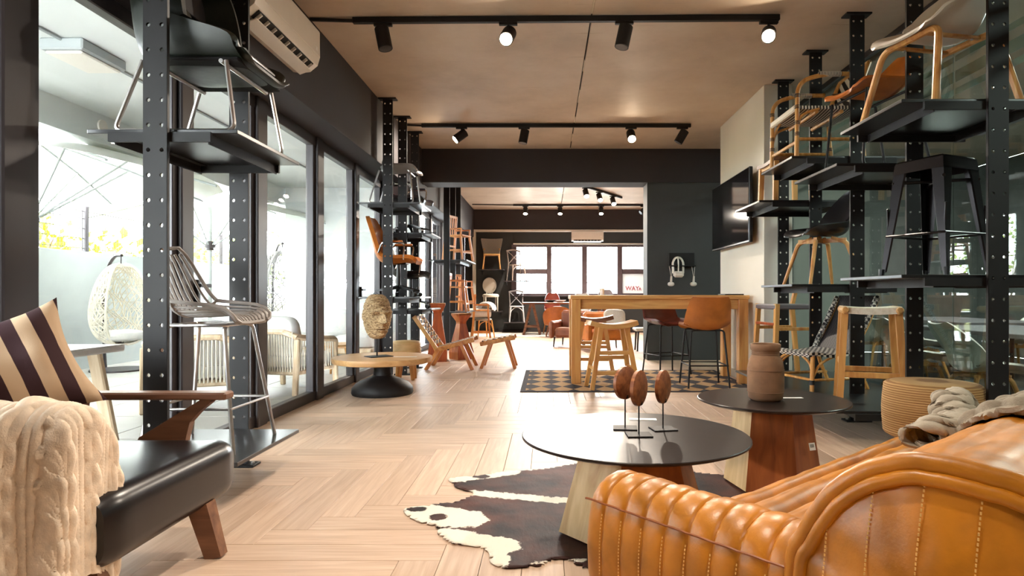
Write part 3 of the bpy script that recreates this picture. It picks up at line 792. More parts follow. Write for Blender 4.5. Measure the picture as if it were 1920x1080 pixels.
def rack(loc_x, ys, shelves, lab, x0, x1, hole_glints=False, holes=True):
    global POST
    r = empty('display_rack', (loc_x, ys[0], 0), 0, lab, 'display rack')
    for y in ys:
        if not holes: p = MB().box((0, 0, CEIL/2), (.12, .03, CEIL), .003).build('post', m_black, r, smooth=0)
        elif POST is None: POST = p = post_mesh(.12, .012, CEIL).build('post', m_black, r, smooth=0)
        else: p = POST.copy(); col.objects.link(p); p.parent = r
        p.location = (0, y-ys[0], 0)
        for z in (.008, CEIL-.008): MB().box((0, .012, z), (.22, .11, .016), .003).build('flange', m_black, p, smooth=0)
        if hole_glints:  # small steel dots added to read as light through the holes
            mb = MB()
            for k in range(28):
                for sx in (-1, 1):
                    if random.random() < .5:
                        zz = (k+.5)*.126; mb.cyl((sx*.034, -.011, zz), (sx*.034, -.005, zz), .0042, seg=6)
            mb.build('hole_glints', m_steel, p, kind='stuff')
        fb = MB()
        for sx in (-1, 1): fb.cyl((sx*.085, .01, .016), (sx*.085, .01, .026), .011, seg=6)
        fb.build('floor_bolts', m_steel, p)
    a0, a1 = x0-loc_x, x1-loc_x; xc = (a0+a1)/2
    for i, j, z in shelves:
        ya, yb = ys[i]-ys[0]+.045, ys[j]-ys[0]-.012
        s = MB().box((xc, (ya+yb)/2, z-.011), (a1-a0, yb-ya, .022), .003).build('shelf', m_shelf, r, smooth=0)
        for sx in (-1, 1):
            mb = MB(); xr = xc+sx*(a1-a0)*.31
            mb.box((xr, (ya+yb)/2, z-.05), (.006, yb-ya, .056)); mb.box((xr-sx*.02, (ya+yb)/2, z-.025), (.045, yb-ya, .006))
            mb.build('bracket', m_black, s, smooth=0)
        mb = MB()
        for y in [ys[k]-ys[0]+(.03 if k < j else -.015) for k in (i, j)]: MB().box((xc, y, z-.045), (a1-a0-.25, .02, .05)).build('cross_arm', m_black, s, smooth=0)
    return r
Y1 = [3.17, 4.03]; rack(-1.97, Y1, [(0, 1, 1.944), (0, 1, .24)], 'black perforated rack with the ribbed bar stool beside the armchair', -2.35, -1.58)
Y2 = [7.8, 8.6, 9.4]; rack(-1.97, Y2, [(0, 1, 2.25), (1, 2, 1.95), (0, 1, 1.07), (1, 2, .90)], 'black rack holding office chairs behind the carved head', -2.35, -1.58)
Y3 = [12.4, 13.2, 14.0]; rack(-1.97, Y3, [(0, 2, 1.79), (0, 2, .75)], 'black rack of orange wooden high chairs in the far room', -2.35, -1.58, False, False)
YR = [3.75, 4.60, 5.45, 6.29, 7.15]
rack(2.69, YR, [(0, 1, 2.28), (1, 2, 2.07), (2, 3, 2.31), (3, 4, 2.05), (0, 1, 1.22), (2, 3, 1.19), (1, 4, .24)], 'tall black rack of chairs and stools along the glass partition', 2.14, 3.17, True)

# ================================================================ chair builders (front faces local -Y)
def shell_fn(prof, hw, lift, r0=.2, r1=.25, pw=2.4, k0=.3, k1=.45):
    C = spline([(0, y, z) for y, z in prof], 10); N = len(C)-1
    def fn(u, v):
        f = u*N; i = min(int(f), N-1); t = f-i; p = C[i].lerp(C[i+1], t); tg = (C[min(i+2, N)]-C[max(i-1, 0)]).normalized()
        ny, nz = -tg.z, tg.y; s = 2*v-1; w = hw(u)
        if u < r0: w *= 1-k0*((r0-u)/r0)**3
        if u > 1-r1: w *= 1-k1*((u-1+r1)/r1)**3
        L = lift(u)*abs(s)**pw
        return (s*w, p.y+ny*L, p.z+nz*L)
    return fn
def legs4(c, top, bot, zt, mat, r=(.02, .014), sq=False, yc=0, seg=10):
    for sx in (-1, 1):
        for sy in (-1, 1):
            mb = MB(); a, b = (sx*top[0], yc+sy*top[1], zt), (sx*bot[0], yc+sy*bot[1], 0)
            if sq: mb.beam(b, a, r[0]*2, r[0]*2, (0, 1, 0), r[1]*2, r[1]*2)
            else: mb.cyl(b, a, r[1], r[0], seg)
            mb.build('leg', mat, c, smooth=40)
def sled(c, w, d, zt, mat, r=.011, back=.10, front=.04):
    for sx in (-1, 1):
        x = sx*w/2
        MB().tube(fillet([(x*.9, -d/2+front, zt), (x, -d/2-.01, .012), (x, d/2+back, .012), (x*.9, d/2-.03, zt)], .05, 6), r, 8).build('leg_frame', mat, c)
    for y in (-d/2+front+.03, d/2-.06): MB().tube([(-w*.45, y, zt), (w*.45, y, zt)], r, 8).build('cross_bar', mat, c)
def shell_chair(loc, rz, lab, group, m_sh, base, h=.45, w=.25, back=.40, lean=.16, liftb=.10, th=.02, seat_m=None, scale=1, k1=.45, lift0=.03, deep=.5, name='shell_chair', lm=None):
    c = empty(name, loc, rz, lab, 'chair', group); c.scale = (scale,)*3
    prof = [(-.25, h-.02), (-.20, h+.015), (0, h), (.15, h-.005), (.21, h+.05), (.24, h+.14), (.24+lean*.6, h+back*.7), (.24+lean, h+back)]
    fn = shell_fn(prof, lambda u: w*(1-.12*max(0, u-.6)/.4), lambda u: lift0+liftb*math.sin(PI*min(max((u-.08)/.92, 0), 1))**1.2, k1=k1)
    MB().sheet(fn, 34, 18, -th).build('seat_shell', m_sh, c, smooth=60)
    if seat_m:
        f2 = shell_fn([(-.21, h+.012), (-.16, h+.032), (0, h+.02), (.13, h+.016), (.185, h+.06)], lambda u: w*.84, lambda u: .03)
        MB().sheet(f2, 16, 12, lambda u, v: -.025*(1-(2*u-1)**6)*(1-(2*v-1)**6)).build('seat_pad', seat_m, c, smooth=60)
    zt = h-.03
    if base == 'sled': sled(c, 2*w*1.0, .46, zt, lm or m_black)
    elif base == 'bar':
        for sx in (-1, 1):
            for sy in (-1, 1): MB().tube(fillet([(0, sy*.15, zt), (sx*.19, sy*.17, zt), (sx*.24, sy*.24, .0)], .04), .011, 8).build('leg', lm or m_black, c)
        z = .26; q = .226
        MB().tube([(-q, -q, z), (q, -q, z), (q, q, z), (-q, q, z)], .008, 6, True).build('foot_rail', lm or m_black, c)
    elif base == 'dowel':
        for sx in (-1, 1):
            for sy in (-1, 1):
                MB().tube(fillet([(sx*.06, sy*.06, zt-.005), (sx*.155, sy*.15, zt-.05), (sx*.25, sy*.25, 0)], .03), [.019]*2+[.02]*5+[.014], 10).build('leg', lm or m_oak, c)
        mb = MB(); mb.beam((-.15, -.15, zt-.03), (.15, .15, zt-.03), .03, .04); mb.beam((.15, -.15, zt-.03), (-.15, .15, zt-.03), .03, .04)
        mb.build('leg_cross', lm or m_oak, c, smooth=0)
    elif base == 'loop':
        for sy in (-1, 1):
            MB().tube(fillet([(-.30, sy*.30, 0), (-.22, sy*.20, zt-.0), (.22, sy*.20, zt-.0), (.30, sy*.30, 0)], .07, 6), .021, 10).build('leg_loop', lm or m_oak, c)
        for sx in (-1, 1): MB().beam((sx*.12, -.2, zt-.005), (sx*.12, .2, zt-.005), .03, .018, bev=.003).build('rail', lm or m_oak, c, smooth=0)
        mb = MB()
        for sx in (-1, 1):
            for sy in (-1, 1): mb.cyl((sx*.12, sy*.13, zt-.022), (sx*.12, sy*.13, zt-.014), .008, seg=8)
        mb.build('screws', m_steel, c)
    return c
def ribbed_stool(loc, rz, lab):
    c = empty('bar_stool', loc, rz, lab, 'bar stool'); h = .74
    prof = [(-.23, h-.045), (-.18, h), (0, h-.005), (.12, h+.0), (.19, h+.07), (.245, h+.20), (.30, h+.385)]
    fn = shell_fn(prof, lambda u: .235-.03*max(0, u-.5), lambda u: .02+.07*math.sin(PI*u)**1.3+.05*max(0, u-.55), .2, .25)
    for k in range(11):
        v = .08+k*.84/10; mb = MB()
        P = [Vector(fn(.06+.90*i/22, v)) for i in range(23)]
        mb.tube(P, .0075, 6); mb.build('rib', m_taupe, c)
    rim = [fn(i/20, 0) for i in range(21)]+[fn(1, j/12) for j in range(1, 12)]+[fn(1-i/20, 1) for i in range(21)]
    MB().tube(rim, .011, 8).build('rim', m_taupe, c)
    MB().sheet(lambda u, v: fn(.0+.17*u, v), 6, 14, -.016).build('seat_lip', m_taupe, c, smooth=60)
    MB().sheet(lambda u, v: fn(.48+.08*u, v), 4, 14, -.012).build('seat_band', m_taupe, c, smooth=60)
    MB().tube(fillet([(-.17, -.17, h-.05), (.17, -.17, h-.05), (.17, .15, h-.05), (-.17, .15, h-.05)], .03, closed=True), .009, 8, True).build('seat_frame', m_steel, c)
    for sx in (-1, 1):
        for sy in (-1, 1): MB().tube(fillet([(sx*.10, sy*.15, h-.05), (sx*.165, sy*.16, h-.06), (sx*.255, sy*.255, 0)], .03), .0115, 8).build('leg', m_steel, c)
    z = .24; q = .228
    MB().tube([(-q, -q, z), (q, -q, z), (q, q, z), (-q, q, z)], .008, 6, True).build('foot_rail', m_steel, c)
def metal_stool(loc, rz, lab):
    c = empty('metal_stool', loc, rz, lab, 'bar stool'); H = .77; m = plain('gunmetal', '#1b1719', .3, .6, .15)
    mb = MB(); mb.box((0, 0, H-.012), (.33, .33, .024), .012); mb.build('seat', m, c)
    mb = MB()
    for a in range(4):
        mb.M = Matrix.Rotation(a*PI/2, 4, 'Z'); mb.add([(-.163, -.166, H-.01), (.163, -.166, H-.01), (.175, -.178, H-.085), (-.175, -.178, H-.085)], [(0, 1, 2, 3)])
        mb.add([(-.163, -.162, H-.01), (.163, -.162, H-.01), (.172, -.174, H-.085), (-.172, -.174, H-.085)], [(3, 2, 1, 0)])
    mb.build('apron', m, c, smooth=0)
    for a in range(4):
        mb = MB(); mb.M = Matrix.Rotation(a*PI/2, 4, 'Z')
        t, b = (.168, H-.02), (.225, .03); wt, wb = .085, .028
        A = [(-t[0], -t[0], t[1]), (-t[0]+wt, -t[0], t[1]), (-t[0], -t[0]+wt, t[1])]; B = [(-b[0], -b[0], b[1]), (-b[0]+wb, -b[0], b[1]), (-b[0], -b[0]+wb, b[1])]
        k = .008; A2 = [(x+k, y+k, z) for x, y, z in A]; B2 = [(x+k, y+k, z) for x, y, z in B]
        mb.add(A+B+A2+B2, [(1, 0, 3, 4), (0, 2, 5, 3), (6, 7, 10, 9), (8, 6, 9, 11), (1, 4, 10, 7), (2, 8, 11, 5)])
        g = mb.build('leg', m, c, smooth=0)
        mb = MB(); mb.M = Matrix.Rotation(a*PI/2, 4, 'Z'); mb.box((-.195, -.197, .36), (.012, .012, .2), .004, Matrix.Rotation(R(3), 3, 'X')); mb.build('leg_rib', m, g, smooth=0)
        mb = MB(); mb.M = Matrix.Rotation(a*PI/2, 4, 'Z'); mb.tube([(-.222, -.222, .05), (-.226, -.226, 0)], [.022, .016], 8); mb.build('foot_cap', m_blackp, g)
        mb = MB(); mb.M = Matrix.Rotation(a*PI/2, 4, 'Z'); mb.tube([(-.203, -.203, .27), (.203, -.203, .27)], .009, 6); mb.build('brace', m, c)
    mb = MB(); mb.tube([(-.178, -.178, H-.14), (.178, .178, H-.14)], .011, 6); mb.tube([(.178, -.178, H-.14), (-.178, .178, H-.14)], .011, 6); mb.build('cross_brace', m, c)
def woven_stool(loc, rz, lab):
    c = empty('woven_seat_stool', loc, rz, lab, 'bar stool'); H = .755
    for sy in (-1, 1):
        MB().tube([(-.29, sy*.185, H-.012), (-.26, sy*.185, H-.018), (.26, sy*.185, H-.018), (.29, sy*.185, H-.012)], [.02, .03, .03, .02], 12).build('end_cap', m_oakx, c)
    MB().sheet(lambda u, v: (-.265+.53*u, -.20+.40*v, H+.012-.05*(1-(2*u-1)**2)*0-.012*(1-(2*v-1)**2)), 20, 14, lambda u, v: .05).build('woven_seat', weave('cream paper cord', '#d8cab0', '#efe6d4', 40, .8, 'X', bump=.5), c, smooth=50)
    for sx in (-1, 1):
        for sy in (-1, 1): MB().beam((sx*.245, sy*.225, 0), (sx*.185, sy*.185, H-.03), .045, .045, (0, 1, 0), .06, .05).build('leg', m_oak, c, smooth=0)
    for sx in (-1, 1): MB().beam((sx*.225, -.205, .24), (sx*.225, .205, .24), .03, .045, bev=.006).build('stretcher', m_oak, c, smooth=0)
    for sy in (-1, 1): MB().beam((-.225, sy*.205, .32-.16*(sy < 0)), (.225, sy*.205, .32-.16*(sy < 0)), .03, .045, bev=.006).build('stretcher', m_oakx, c, smooth=0)
def bar_chair(loc, rz, lab, m_seat, H=.73, back=.22, w=.2):
    c = empty('wooden_bar_chair', loc, rz, lab, 'bar stool')
    MB().box((0, -.02, H), (2*w+.03, .42, .055), .012).build('seat', m_seat, c, smooth=0)
    for sx in (-1, 1):
        MB().beam((sx*(w+.03), -.24, 0), (sx*w, -.20, H+.03), .04, .04, (0, 1, 0), .045, .045).build('front_leg', m_oak, c, smooth=0)
        MB().beam((sx*(w+.02), .27, 0), (sx*w, .19, H), .04, .045, (0, 1, 0)).build('rear_leg', m_oak, c, smooth=0)
        if back: MB().beam((sx*w, .19, H), (sx*(w-.01), .24, H+back), .036, .04, (0, 1, 0)).build('back_post', m_oak, c, smooth=0)
        MB().beam((sx*(w+.01), -.21, .5), (sx*(w+.01), .21, .5), .022, .035, bev=.004).build('side_rail', m_oak, c, smooth=0)
    MB().beam((-w, -.225, .55), (w, -.225, .55), .022, .03, bev=.004).build('front_rail', m_red, c, smooth=0)
    MB().beam((-w-.02, -.235, .22), (w+.02, -.235, .22), .025, .04, bev=.004).build('foot_rail', m_oakx, c, smooth=0)
    if back: MB().beam((-w, .24, H+back-.03), (w, .24, H+back-.03), .03, .06, bev=.006).build('back_rail', m_oakx, c, smooth=0)
def plain_stool(loc, rz, lab, H=.47):
    c = empty('wooden_stool', loc, rz, lab, 'stool')
    MB().sheet(lambda u, v: (.26*(2*u-1), .22*(2*v-1), H-.02*(1-(2*u-1)**2)), 16, 10, .035).build('seat', m_walnut, c, smooth=40)
    for sx in (-1, 1):
        for sy in (-1, 1): MB().beam((sx*.225, sy*.19, 0), (sx*.215, sy*.18, H-.03), .035, .05, (0, 1, 0), .045, .05).build('leg', m_oak, c, smooth=0)
    for sy in (-1, 1): MB().beam((-.2, sy*.18, H-.06), (.2, sy*.18, H-.06), .025, .05, bev=.004).build('apron', m_oakx, c, smooth=0)
def bands(mb, p, q, r, n=3, gap=.012):
    p, q = Vector(p), Vector(q); d = (q-p).normalized()
    for k in range(n): mb.cyl(p+d*k*gap, p+d*(k*gap+.006), r, seg=10)
def rattan_armchair(loc, rz, lab):
    c = empty('rattan_armchair', loc, rz, lab, 'armchair'); w = .31; H = .46; HA = .70
    mk = plain('dark binding', '#1b161a', .5)
    for sx in (-1, 1):
        x = sx*w
        arm = fillet([(x, -.30, 0), (x, -.29, HA-.02), (x, -.05, HA+.05), (x*.98, .22, HA+.05)], .17, 8)
        MB().tube(arm, .020, 10).build('arm_frame', m_rattan, c)
        mb = MB()
        for k in range(15): y = -.10+k*.013; mb.cyl((x, y, HA+.048), (x, y+.007, HA+.048), .024, seg=10)
        mb.build('arm_binding', m_bone, c); MB().cyl((x, -.105, HA+.048), (x, .095, HA+.048), .0222, seg=10).build('arm_binding_core', mk, c)
        mb = MB()
        for z in (.20, .30, H-.02, H+.08): bands(mb, (x, -.295, z), (x, -.295, z+.1), .0235)
        for z in (.2, .3): bands(mb, (x*.98, .27, z), (x*.98, .27, z+.1), .0235)
        mb.build('leg_binding', mk, c)
        MB().tube(spline([(x, .30, 0), (x*.98, .26, H), (x*.95, .30, HA), (x*.9, .36, .86)], 8), .020, 10).build('rear_leg', m_rattan, c)
        MB().tube([(x, -.29, .17), (x, .27, .17)], .016, 8).build('side_stretcher', m_rattan, c)
        MB().tube(spline([(x, -.29, H-.2), (x*.93, -.27, H-.08), (x*.6, -.26, H-.02)], 6), .012, 8).build('corner_brace', m_rattan, c)
        MB().tube(spline([(x, -.29, H-.2), (x, -.25, H-.08), (x, -.10, H-.02)], 6), .012, 8).build('corner_brace', m_rattan, c)
    MB().tube([(-w, -.29, .15), (w, -.29, .15)], .016, 8).build('front_stretcher', m_rattan, c)
    MB().sheet(lambda u, v: (-w+.01+2*(w-.01)*u, -.30+.58*v, H+.01-.03*math.sin(PI*u)*math.sin(PI*v)), 14, 12, .03).build('seat', m_bwstripe, c, smooth=50)
    MB().box((0, -.305, H-.01), (2*w-.02, .03, .06), .012).build('seat_front_roll', weave('cream wrapped roll', '#cfc5b0', '#efe8d8', 30, .6, 'X', bump=.3), c)
    for y in (-.12, .1): MB().tube([(-w, y, H-.045), (w, y, H-.045)], .018, 8).build('under_bar', m_rattan, c)
    MB().sheet(lambda u, v: (w*.92*(2*u-1), .27+.09*v-.0+.06*(1-(2*u-1)**2), H+.06+.36*v), 14, 10, .016).build('woven_back', m_bwstripe, c, smooth=50)
    MB().tube(spline([(-w*.9, .36, .86), (-w*.5, .41, .90), (w*.5, .41, .90), (w*.9, .36, .86)], 6), .020, 10).build('top_rail', m_rattan, c)
def bistro_low_chair(loc, rz, lab):
    c = empty('low_rattan_chair', loc, rz, lab, 'chair'); w = .28; H = .32
    mk = plain('dark band', '#1b161a', .5)
    MB().sheet(lambda u, v: (w*(2*u-1), -.30+.56*v, H+.02+.015*math.cos(PI*v*2)-.03*max(0, .12-v)*6), 20, 18, .03).build('woven_seat', m_bwcheck, c, smooth=60)
    for sx in (-1, 1):
        x = sx*w*.92
        a = MB().tube([(x, -.25, 0), (x, -.24, H)], .019, 10).build('front_leg', m_rattan, c)
        mb = MB(); mb.cyl((x, -.25, .06), (x, -.25, .1), .024, seg=10); mb.build('leg_band', mk, a)
        MB().tube(spline([(x, .34, 0), (x, .22, H), (x, .36, H+.30), (x*.97, .46, H+.50)], 8), .018, 10).build('rear_leg', m_rattan, c)
        MB().tube(spline([(x, -.24, .12), (x*.85, -.24, H*.75), (x*.4, -.24, H-.01)], 6), .012, 8).build('front_brace', m_rattan, c)
        MB().tube(spline([(x, -.24, .12), (x, -.16, H*.75), (x, .0, H-.01)], 6), .012, 8).build('side_brace', m_rattan, c)
        MB().tube([(x, -.24, .10), (x, .32, .10)], .013, 8).build('side_stretcher', m_rattan, c)
        mb = MB(); n = 34
        for k in range(n):
            t = k/n; mb.cyl((x, .18+.27*t, H+.02+.50*t), (x, .18+.27*(t+.018), H+.02+.50*(t+.018)), .026, seg=8)
        mb.build('back_edge_binding', m_bwcheck, c)
    MB().tube([(-w*.92, -.24, .10), (w*.92, -.24, .10)], .013, 8).build('front_stretcher', m_rattan, c)
    MB().sheet(lambda u, v: (w*.9*(2*u-1), .19+.27*v+.03*math.sin(PI*v), H+.03+.50*v), 14, 16, .016).build('woven_back', m_bwdark, c, smooth=60)

# ---- things on the near left rack
gc = empty('sled_chair', (-1.90, 3.59, 1.944), 90, 'dark green leather sled chair on the top shelf of the near rack', 'chair')
fng = shell_fn([(-.30, .43), (-.26, .425), (0, .42), (.16, .42), (.25, .44), (.30, .54), (.33, .74), (.36, .92)], lambda u: .30, lambda u: .03+.30*min(1, max(0, (u-.06)/.5))**.8, .12, .2, 7, .1, .3)
flip_fix(MB().sheet(fng, 40, 30, -.03).build('seat_shell', m_greenl, gc, smooth=60))
MB().box((0, -.02, .405), (.53, .50, .02), .006).build('base_panel', m_matte, gc, smooth=0)
MB().box((0, -.03, .475), (.48, .46, .07), .03).build('seat_pad', m_blackl, gc)
sled(gc, .60, .52, .39, m_steel, .012, .10, .05)
ribbed_stool((-1.93, 3.62, .24), 90, 'grey ribbed plastic bar stool on steel legs on the rack base')
# ---- things on the right rack
shell_chair((2.62, 4.22, 2.28), -78, 'white bucket chair with looped oak legs on the highest right shelf', None, m_plastic, 'loop', h=.50, w=.29, back=.42, lean=.1, liftb=.2, th=.014, scale=1.08, name='bucket_chair')
shell_chair((2.60, 5.05, 2.07), -82, 'tan leather counter chair on thin black metal legs in the right rack', None, m_orange, 'sled', h=.64, w=.25, back=.34, lean=.12, liftb=.05, th=.02, seat_m=m_blackl, name='counter_chair')
rattan_armchair((2.52, 5.9, 2.31), -90, 'golden rattan armchair with black and white woven seat on a high shelf')
plain_stool((2.55, 6.72, 2.05), -90, 'low wooden stool with dark seat on the shelf beside the television')
metal_stool((2.58, 4.18, 1.22), 24, 'black metal bar stool on the right shelf at eye level')
shell_chair((2.58, 5.9, 1.19), -84, 'black plastic bucket chair on oak legs on the lower right shelf', None, m_blackp, 'dowel', h=.47, w=.25, back=.42, lean=.12, liftb=.10, th=.012, name='bucket_chair', seat_m=m_blackl)
woven_stool((2.57, 5.02, .24), 68, 'oak bar stool with cream woven seat on the right rack base')
bistro_low_chair((2.52, 5.88, .24), -75, 'low rattan chair with black and white woven seat on the rack base')
bar_chair((2.56, 6.76, .24), -82, 'wooden bar chair with a dark seat by the white wall', m_grey)

# ================================================================ foreground left: armchair, cushion, throw
ac = empty('lounge_armchair', (-1.76, 2.44, 0), 0, 'low armchair with black leather seat and wooden arms at bottom left', 'armchair')
def rrect(hx, hz, r, n=6):
    q = []
    for cx, cz, a0 in ((hx-r, hz-r, 0), (-hx+r, hz-r, 90), (-hx+r, -hz+r, 180), (hx-r, -hz+r, 270)):
        for k in range(n+1):
            a = R(a0+90*k/n); q.append((cx+r*math.cos(a), cz+r*math.sin(a)))
    return q
mb = MB(); secs = []
for i in range(21):
    t = i/20; y = -.42+.84*t; e = max(0, 1-min(t, 1-t)/.10); s = 1-.10*e**2.2
    secs.append([(x*(1-.06*e**2.2)+.0, y, .325+z*s+(.012*math.cos(x*4))*0) for x, z in rrect(.36, .125, .075)])
mb.loft(secs).build('seat', m_blackl, ac, smooth=50)
mb = MB(); secs = []
for i in range(17):
    t = i/16; y = -.40+.80*t; e = max(0, 1-min(t, 1-t)/.10); s = 1-.1*e**2.2
    secs.append([(-.40+x*s-.12*(z+.25), y, .64+z*s) for x, z in rrect(.075, .25, .07)])
mb.loft(secs).build('backrest', m_blackl, ac, smooth=50)
for sy, nm in ((1, 'far'), (-1, 'near')):
    y0 = sy*.48
    MB().box((-.06, y0, .632), (.70, .085, .034), .008).build('armrest', m_walnut, ac, smooth=0)
    MB().prism([(.20, .615), (.165, .615), (-.12, .44), (-.14, .40), (.09, .40), (.10, .45), (.115, .51), (.16, .56), (.215, .605)], y0-.02, y0+.02, 'Y').build('arm_support', m_walnut, ac, smooth=0)
    MB().beam((-.40, y0, .62), (-.44, y0, .25), .05, .05, (0, 1, 0)).build('rear_post', m_walnut, ac, smooth=0)
    MB().beam((.335 if sy < 0 else .375, .20 if sy > 0 else -.40, 0), (.31 if sy > 0 else .25, .20 if sy > 0 else -.36, .22), .068, .055, (0, 1, 0), .085, .07).build('front_leg', m_walnut, ac, smooth=0)
    MB().beam((-.42, sy*.30, 0), (-.34, sy*.30, .22), .07, .06, (0, 1, 0), .10, .08).build('rear_leg', m_walnut, ac, smooth=0)
MB().box((0, 0, .195), (.50, .60, .03), .005).build('seat_rail', m_walnut, ac, smooth=0)

def stripes():
    m, nt, ns, lk, p = newmat('plum and beige striped linen'); v = coords(nt)
    t = nd(nt, 'ShaderNodeTexWave'); t.bands_direction = 'X'; t.inputs['Scale'].default_value = 3.1; t.inputs['Distortion'].default_value = .25; t.inputs['Detail Scale'].default_value = 3; lk.new(v, t.inputs['Vector'])
    lk.new(ramp(nt, t.outputs['Fac'], [(.50, lin('#c5a98c')), (.54, lin('#35191f'))]), p.inputs['Base Color']); p.inputs['Roughness'].default_value = .9
    n = nd(nt, 'ShaderNodeTexNoise'); n.inputs['Scale'].default_value = 300; lk.new(v, n.inputs['Vector']); bumpn(nt, n.outputs['Fac'], .25, .002); return m
def pillow(mb, a, b, t, rot, c, pinch=.16, n=26, wrinkle=.0):
    def side(sg):
        def f(u, v):
            x, y = 2*u-1, 2*v-1; k = max(0, (1-abs(x)**2.4)*(1-abs(y)**2.4))**.55
            px = x*(1-pinch*.5*(1-y*y)*0-pinch*(1-abs(y))*.0-pinch*abs(x)**3*(1-y*y)); py = y*(1-pinch*abs(y)**3*(1-x*x))
            z = sg*t*k+wrinkle*noise.noise(Vector((x*2.2, y*2.2, 1.3*sg)))*k
            return Vector(c)+rot @ Vector((px*a, py*b, z))
        return f
    for sg in (1, -1):
        f = side(sg); W = n+1; vs = [f(i/n, j/n) for i in range(W) for j in range(W)]; fs = []
        for i in range(n):
            for j in range(n):
                q = (i*W+j, (i+1)*W+j, (i+1)*W+j+1, i*W+j+1); fs.append(q if sg > 0 else tuple(reversed(q)))
        mb.add(vs, fs)
cu = empty('striped_cushion', (-2.085, 2.44, .46), 0, 'beige cushion with dark plum stripes leaning in the armchair', 'cushion')
rot = Matrix.Rotation(R(36), 3, 'Z') @ Matrix.Rotation(R(70), 3, 'X') @ Matrix.Rotation(R(21), 3, 'Z')
mb = MB(); pillow(mb, .245, .24, .085, Matrix(), (0, 0, 0), .16, 26, .03); o = mb.build('cover', stripes(), cu, smooth=70)
o.rotation_euler = rot.to_euler(); o.location = (0, 0, .335)

def knit(mat_name, c):
    return plain(mat_name, c, .92, 0, .14, 25, bump=.45, bs=180)
def cable(u, s, period=.135, amp=.021, twist=.20):
    """height of a cable knit at width s, length u (metres)"""
    q = (s % period)/period; h = 0
    if q < .62:
        x = (q/.62)*2-1; ph = 2*PI*u/twist
        for k in (0, 1):
            cx = .45*math.sin(ph+k*PI); d = (x-cx)/.5
            if abs(d) < 1: h = max(h, amp*(1-d*d)**.5*(.75+.35*math.cos(ph+k*PI+PI/2)))
    else:
        x = (q-.62)/.38; h = .0055*abs(math.sin(x*PI*2))+.003*abs(math.sin(u*PI/.011))
    return h
th = empty('cable_knit_throw', (-1.76, 2.0, .64), 0, 'cream cable knit throw draped over the armchair arm', 'throw blanket')
arc = spline([(0, .16, -.17), (0, .13, -.03), (0, .085, .055), (0, .0, .09), (0, -.075, .055), (0, -.105, -.04), (0, -.12, -.2), (0, -.13, -.40), (0, -.15, -.60)], 8)
cum = [0]
for a, b in zip(arc, arc[1:]): cum.append(cum[-1]+(b-a).length)
def throw_pt(u, v):
    L = v*cum[-1]; i = 0
    while i < len(cum)-2 and cum[i+1] < L: i += 1
    t = (L-cum[i])/max(cum[i+1]-cum[i], 1e-6); p = arc[i].lerp(arc[i+1], min(t, 1)); tg = (arc[i+1]-arc[i]).normalized()
    n = Vector((0, -tg.z, tg.y)); n = n if n.z*1 > -2 else -n
    n = Vector((0, tg.z, -tg.y))
    if n.dot(Vector((0, p.y, p.z+.2))) < 0: n = -n
    s = -.62+1.42*u; end = max(0, s-.24); s = min(s, .24)
    low = max(0, L-.32)
    fold = .022*math.sin(s*11+L*2.5)*min(1, low*3+.25)+.03*max(0, s-.20)*math.sin(L*9)
    h = cable(L+.15*s, s*1.0+.04*math.sin(L*3))
    xs = s*(1-.10*min(1, low*1.4)*(1 if s > 0 else 0))
    # the right edge rolls over itself
    if end > 0:
        h = cable(end*1.0+L*.3, L*1.0); r_ = .05; q_ = min(end/r_, PI/2)
        return Vector((xs+r_*math.sin(q_)+h*.8, p.y*(1-.25*min(1, end*2)), p.z+.012*math.sin(s*7)-r_*(1-math.cos(q_))-max(0, end-r_*PI/2)))+n*(fold*.6)
    n2 = n*(h+fold)
    return Vector((xs, p.y, p.z+.012*math.sin(s*7)))+n2
MB().sheet(throw_pt, 250, 190, .010).build('knit', knit('cream wool', '#f0dcc6'), th, smooth=80)

# ================================================================ cowhide
OUT = [(0.145, 4.056), (-0.05, 3.933), (-0.231, 3.898), (-0.403, 3.806), (-0.566, 3.751), (-0.526, 3.606), (-0.456, 3.518), (-0.41, 3.434), (-0.518, 3.303), (-0.703, 3.229), (-0.707, 3.15), (-0.647, 3.054), (-0.527, 2.963), (-0.489, 2.846), (-0.415, 2.768), (-0.325, 2.738), (-0.255, 2.66), (-0.219, 2.555), (-0.15, 2.52), (-0.032, 2.545), (0.055, 2.591), (0.11, 2.565), (0.17, 2.515), (.45, 2.45), (.62, 2.62), (.80, 2.62), (1.0, 2.75), (1.12, 3.05), (1.22, 3.4), (1.16, 3.75), (.95, 3.86), (.75, 3.95), (.5, 4.0), (.3, 4.15)]
out = [Vector((p.x, p.y)) for p in spline([(x, y, 0) for x, y in OUT], 5, True)]
out = [p+Vector((noise.noise(Vector((p.x*9, p.y*9, 0)))*.022, noise.noise(Vector((p.x*9, p.y*9, 5)))*.022)) for p in out]
def inside(x, y):
    c = False; n = len(out)
    for i in range(n):
        a, b = out[i], out[i-1]
        if (a.y > y) != (b.y > y) and x < (b.x-a.x)*(y-a.y)/(b.y-a.y)+a.x: c = not c
    return c
def edge_d(x, y): return min((p.x-x)**2+(p.y-y)**2 for p in out)**.5
import bmesh
hb = bmesh.new(); G = .016; gv = {}
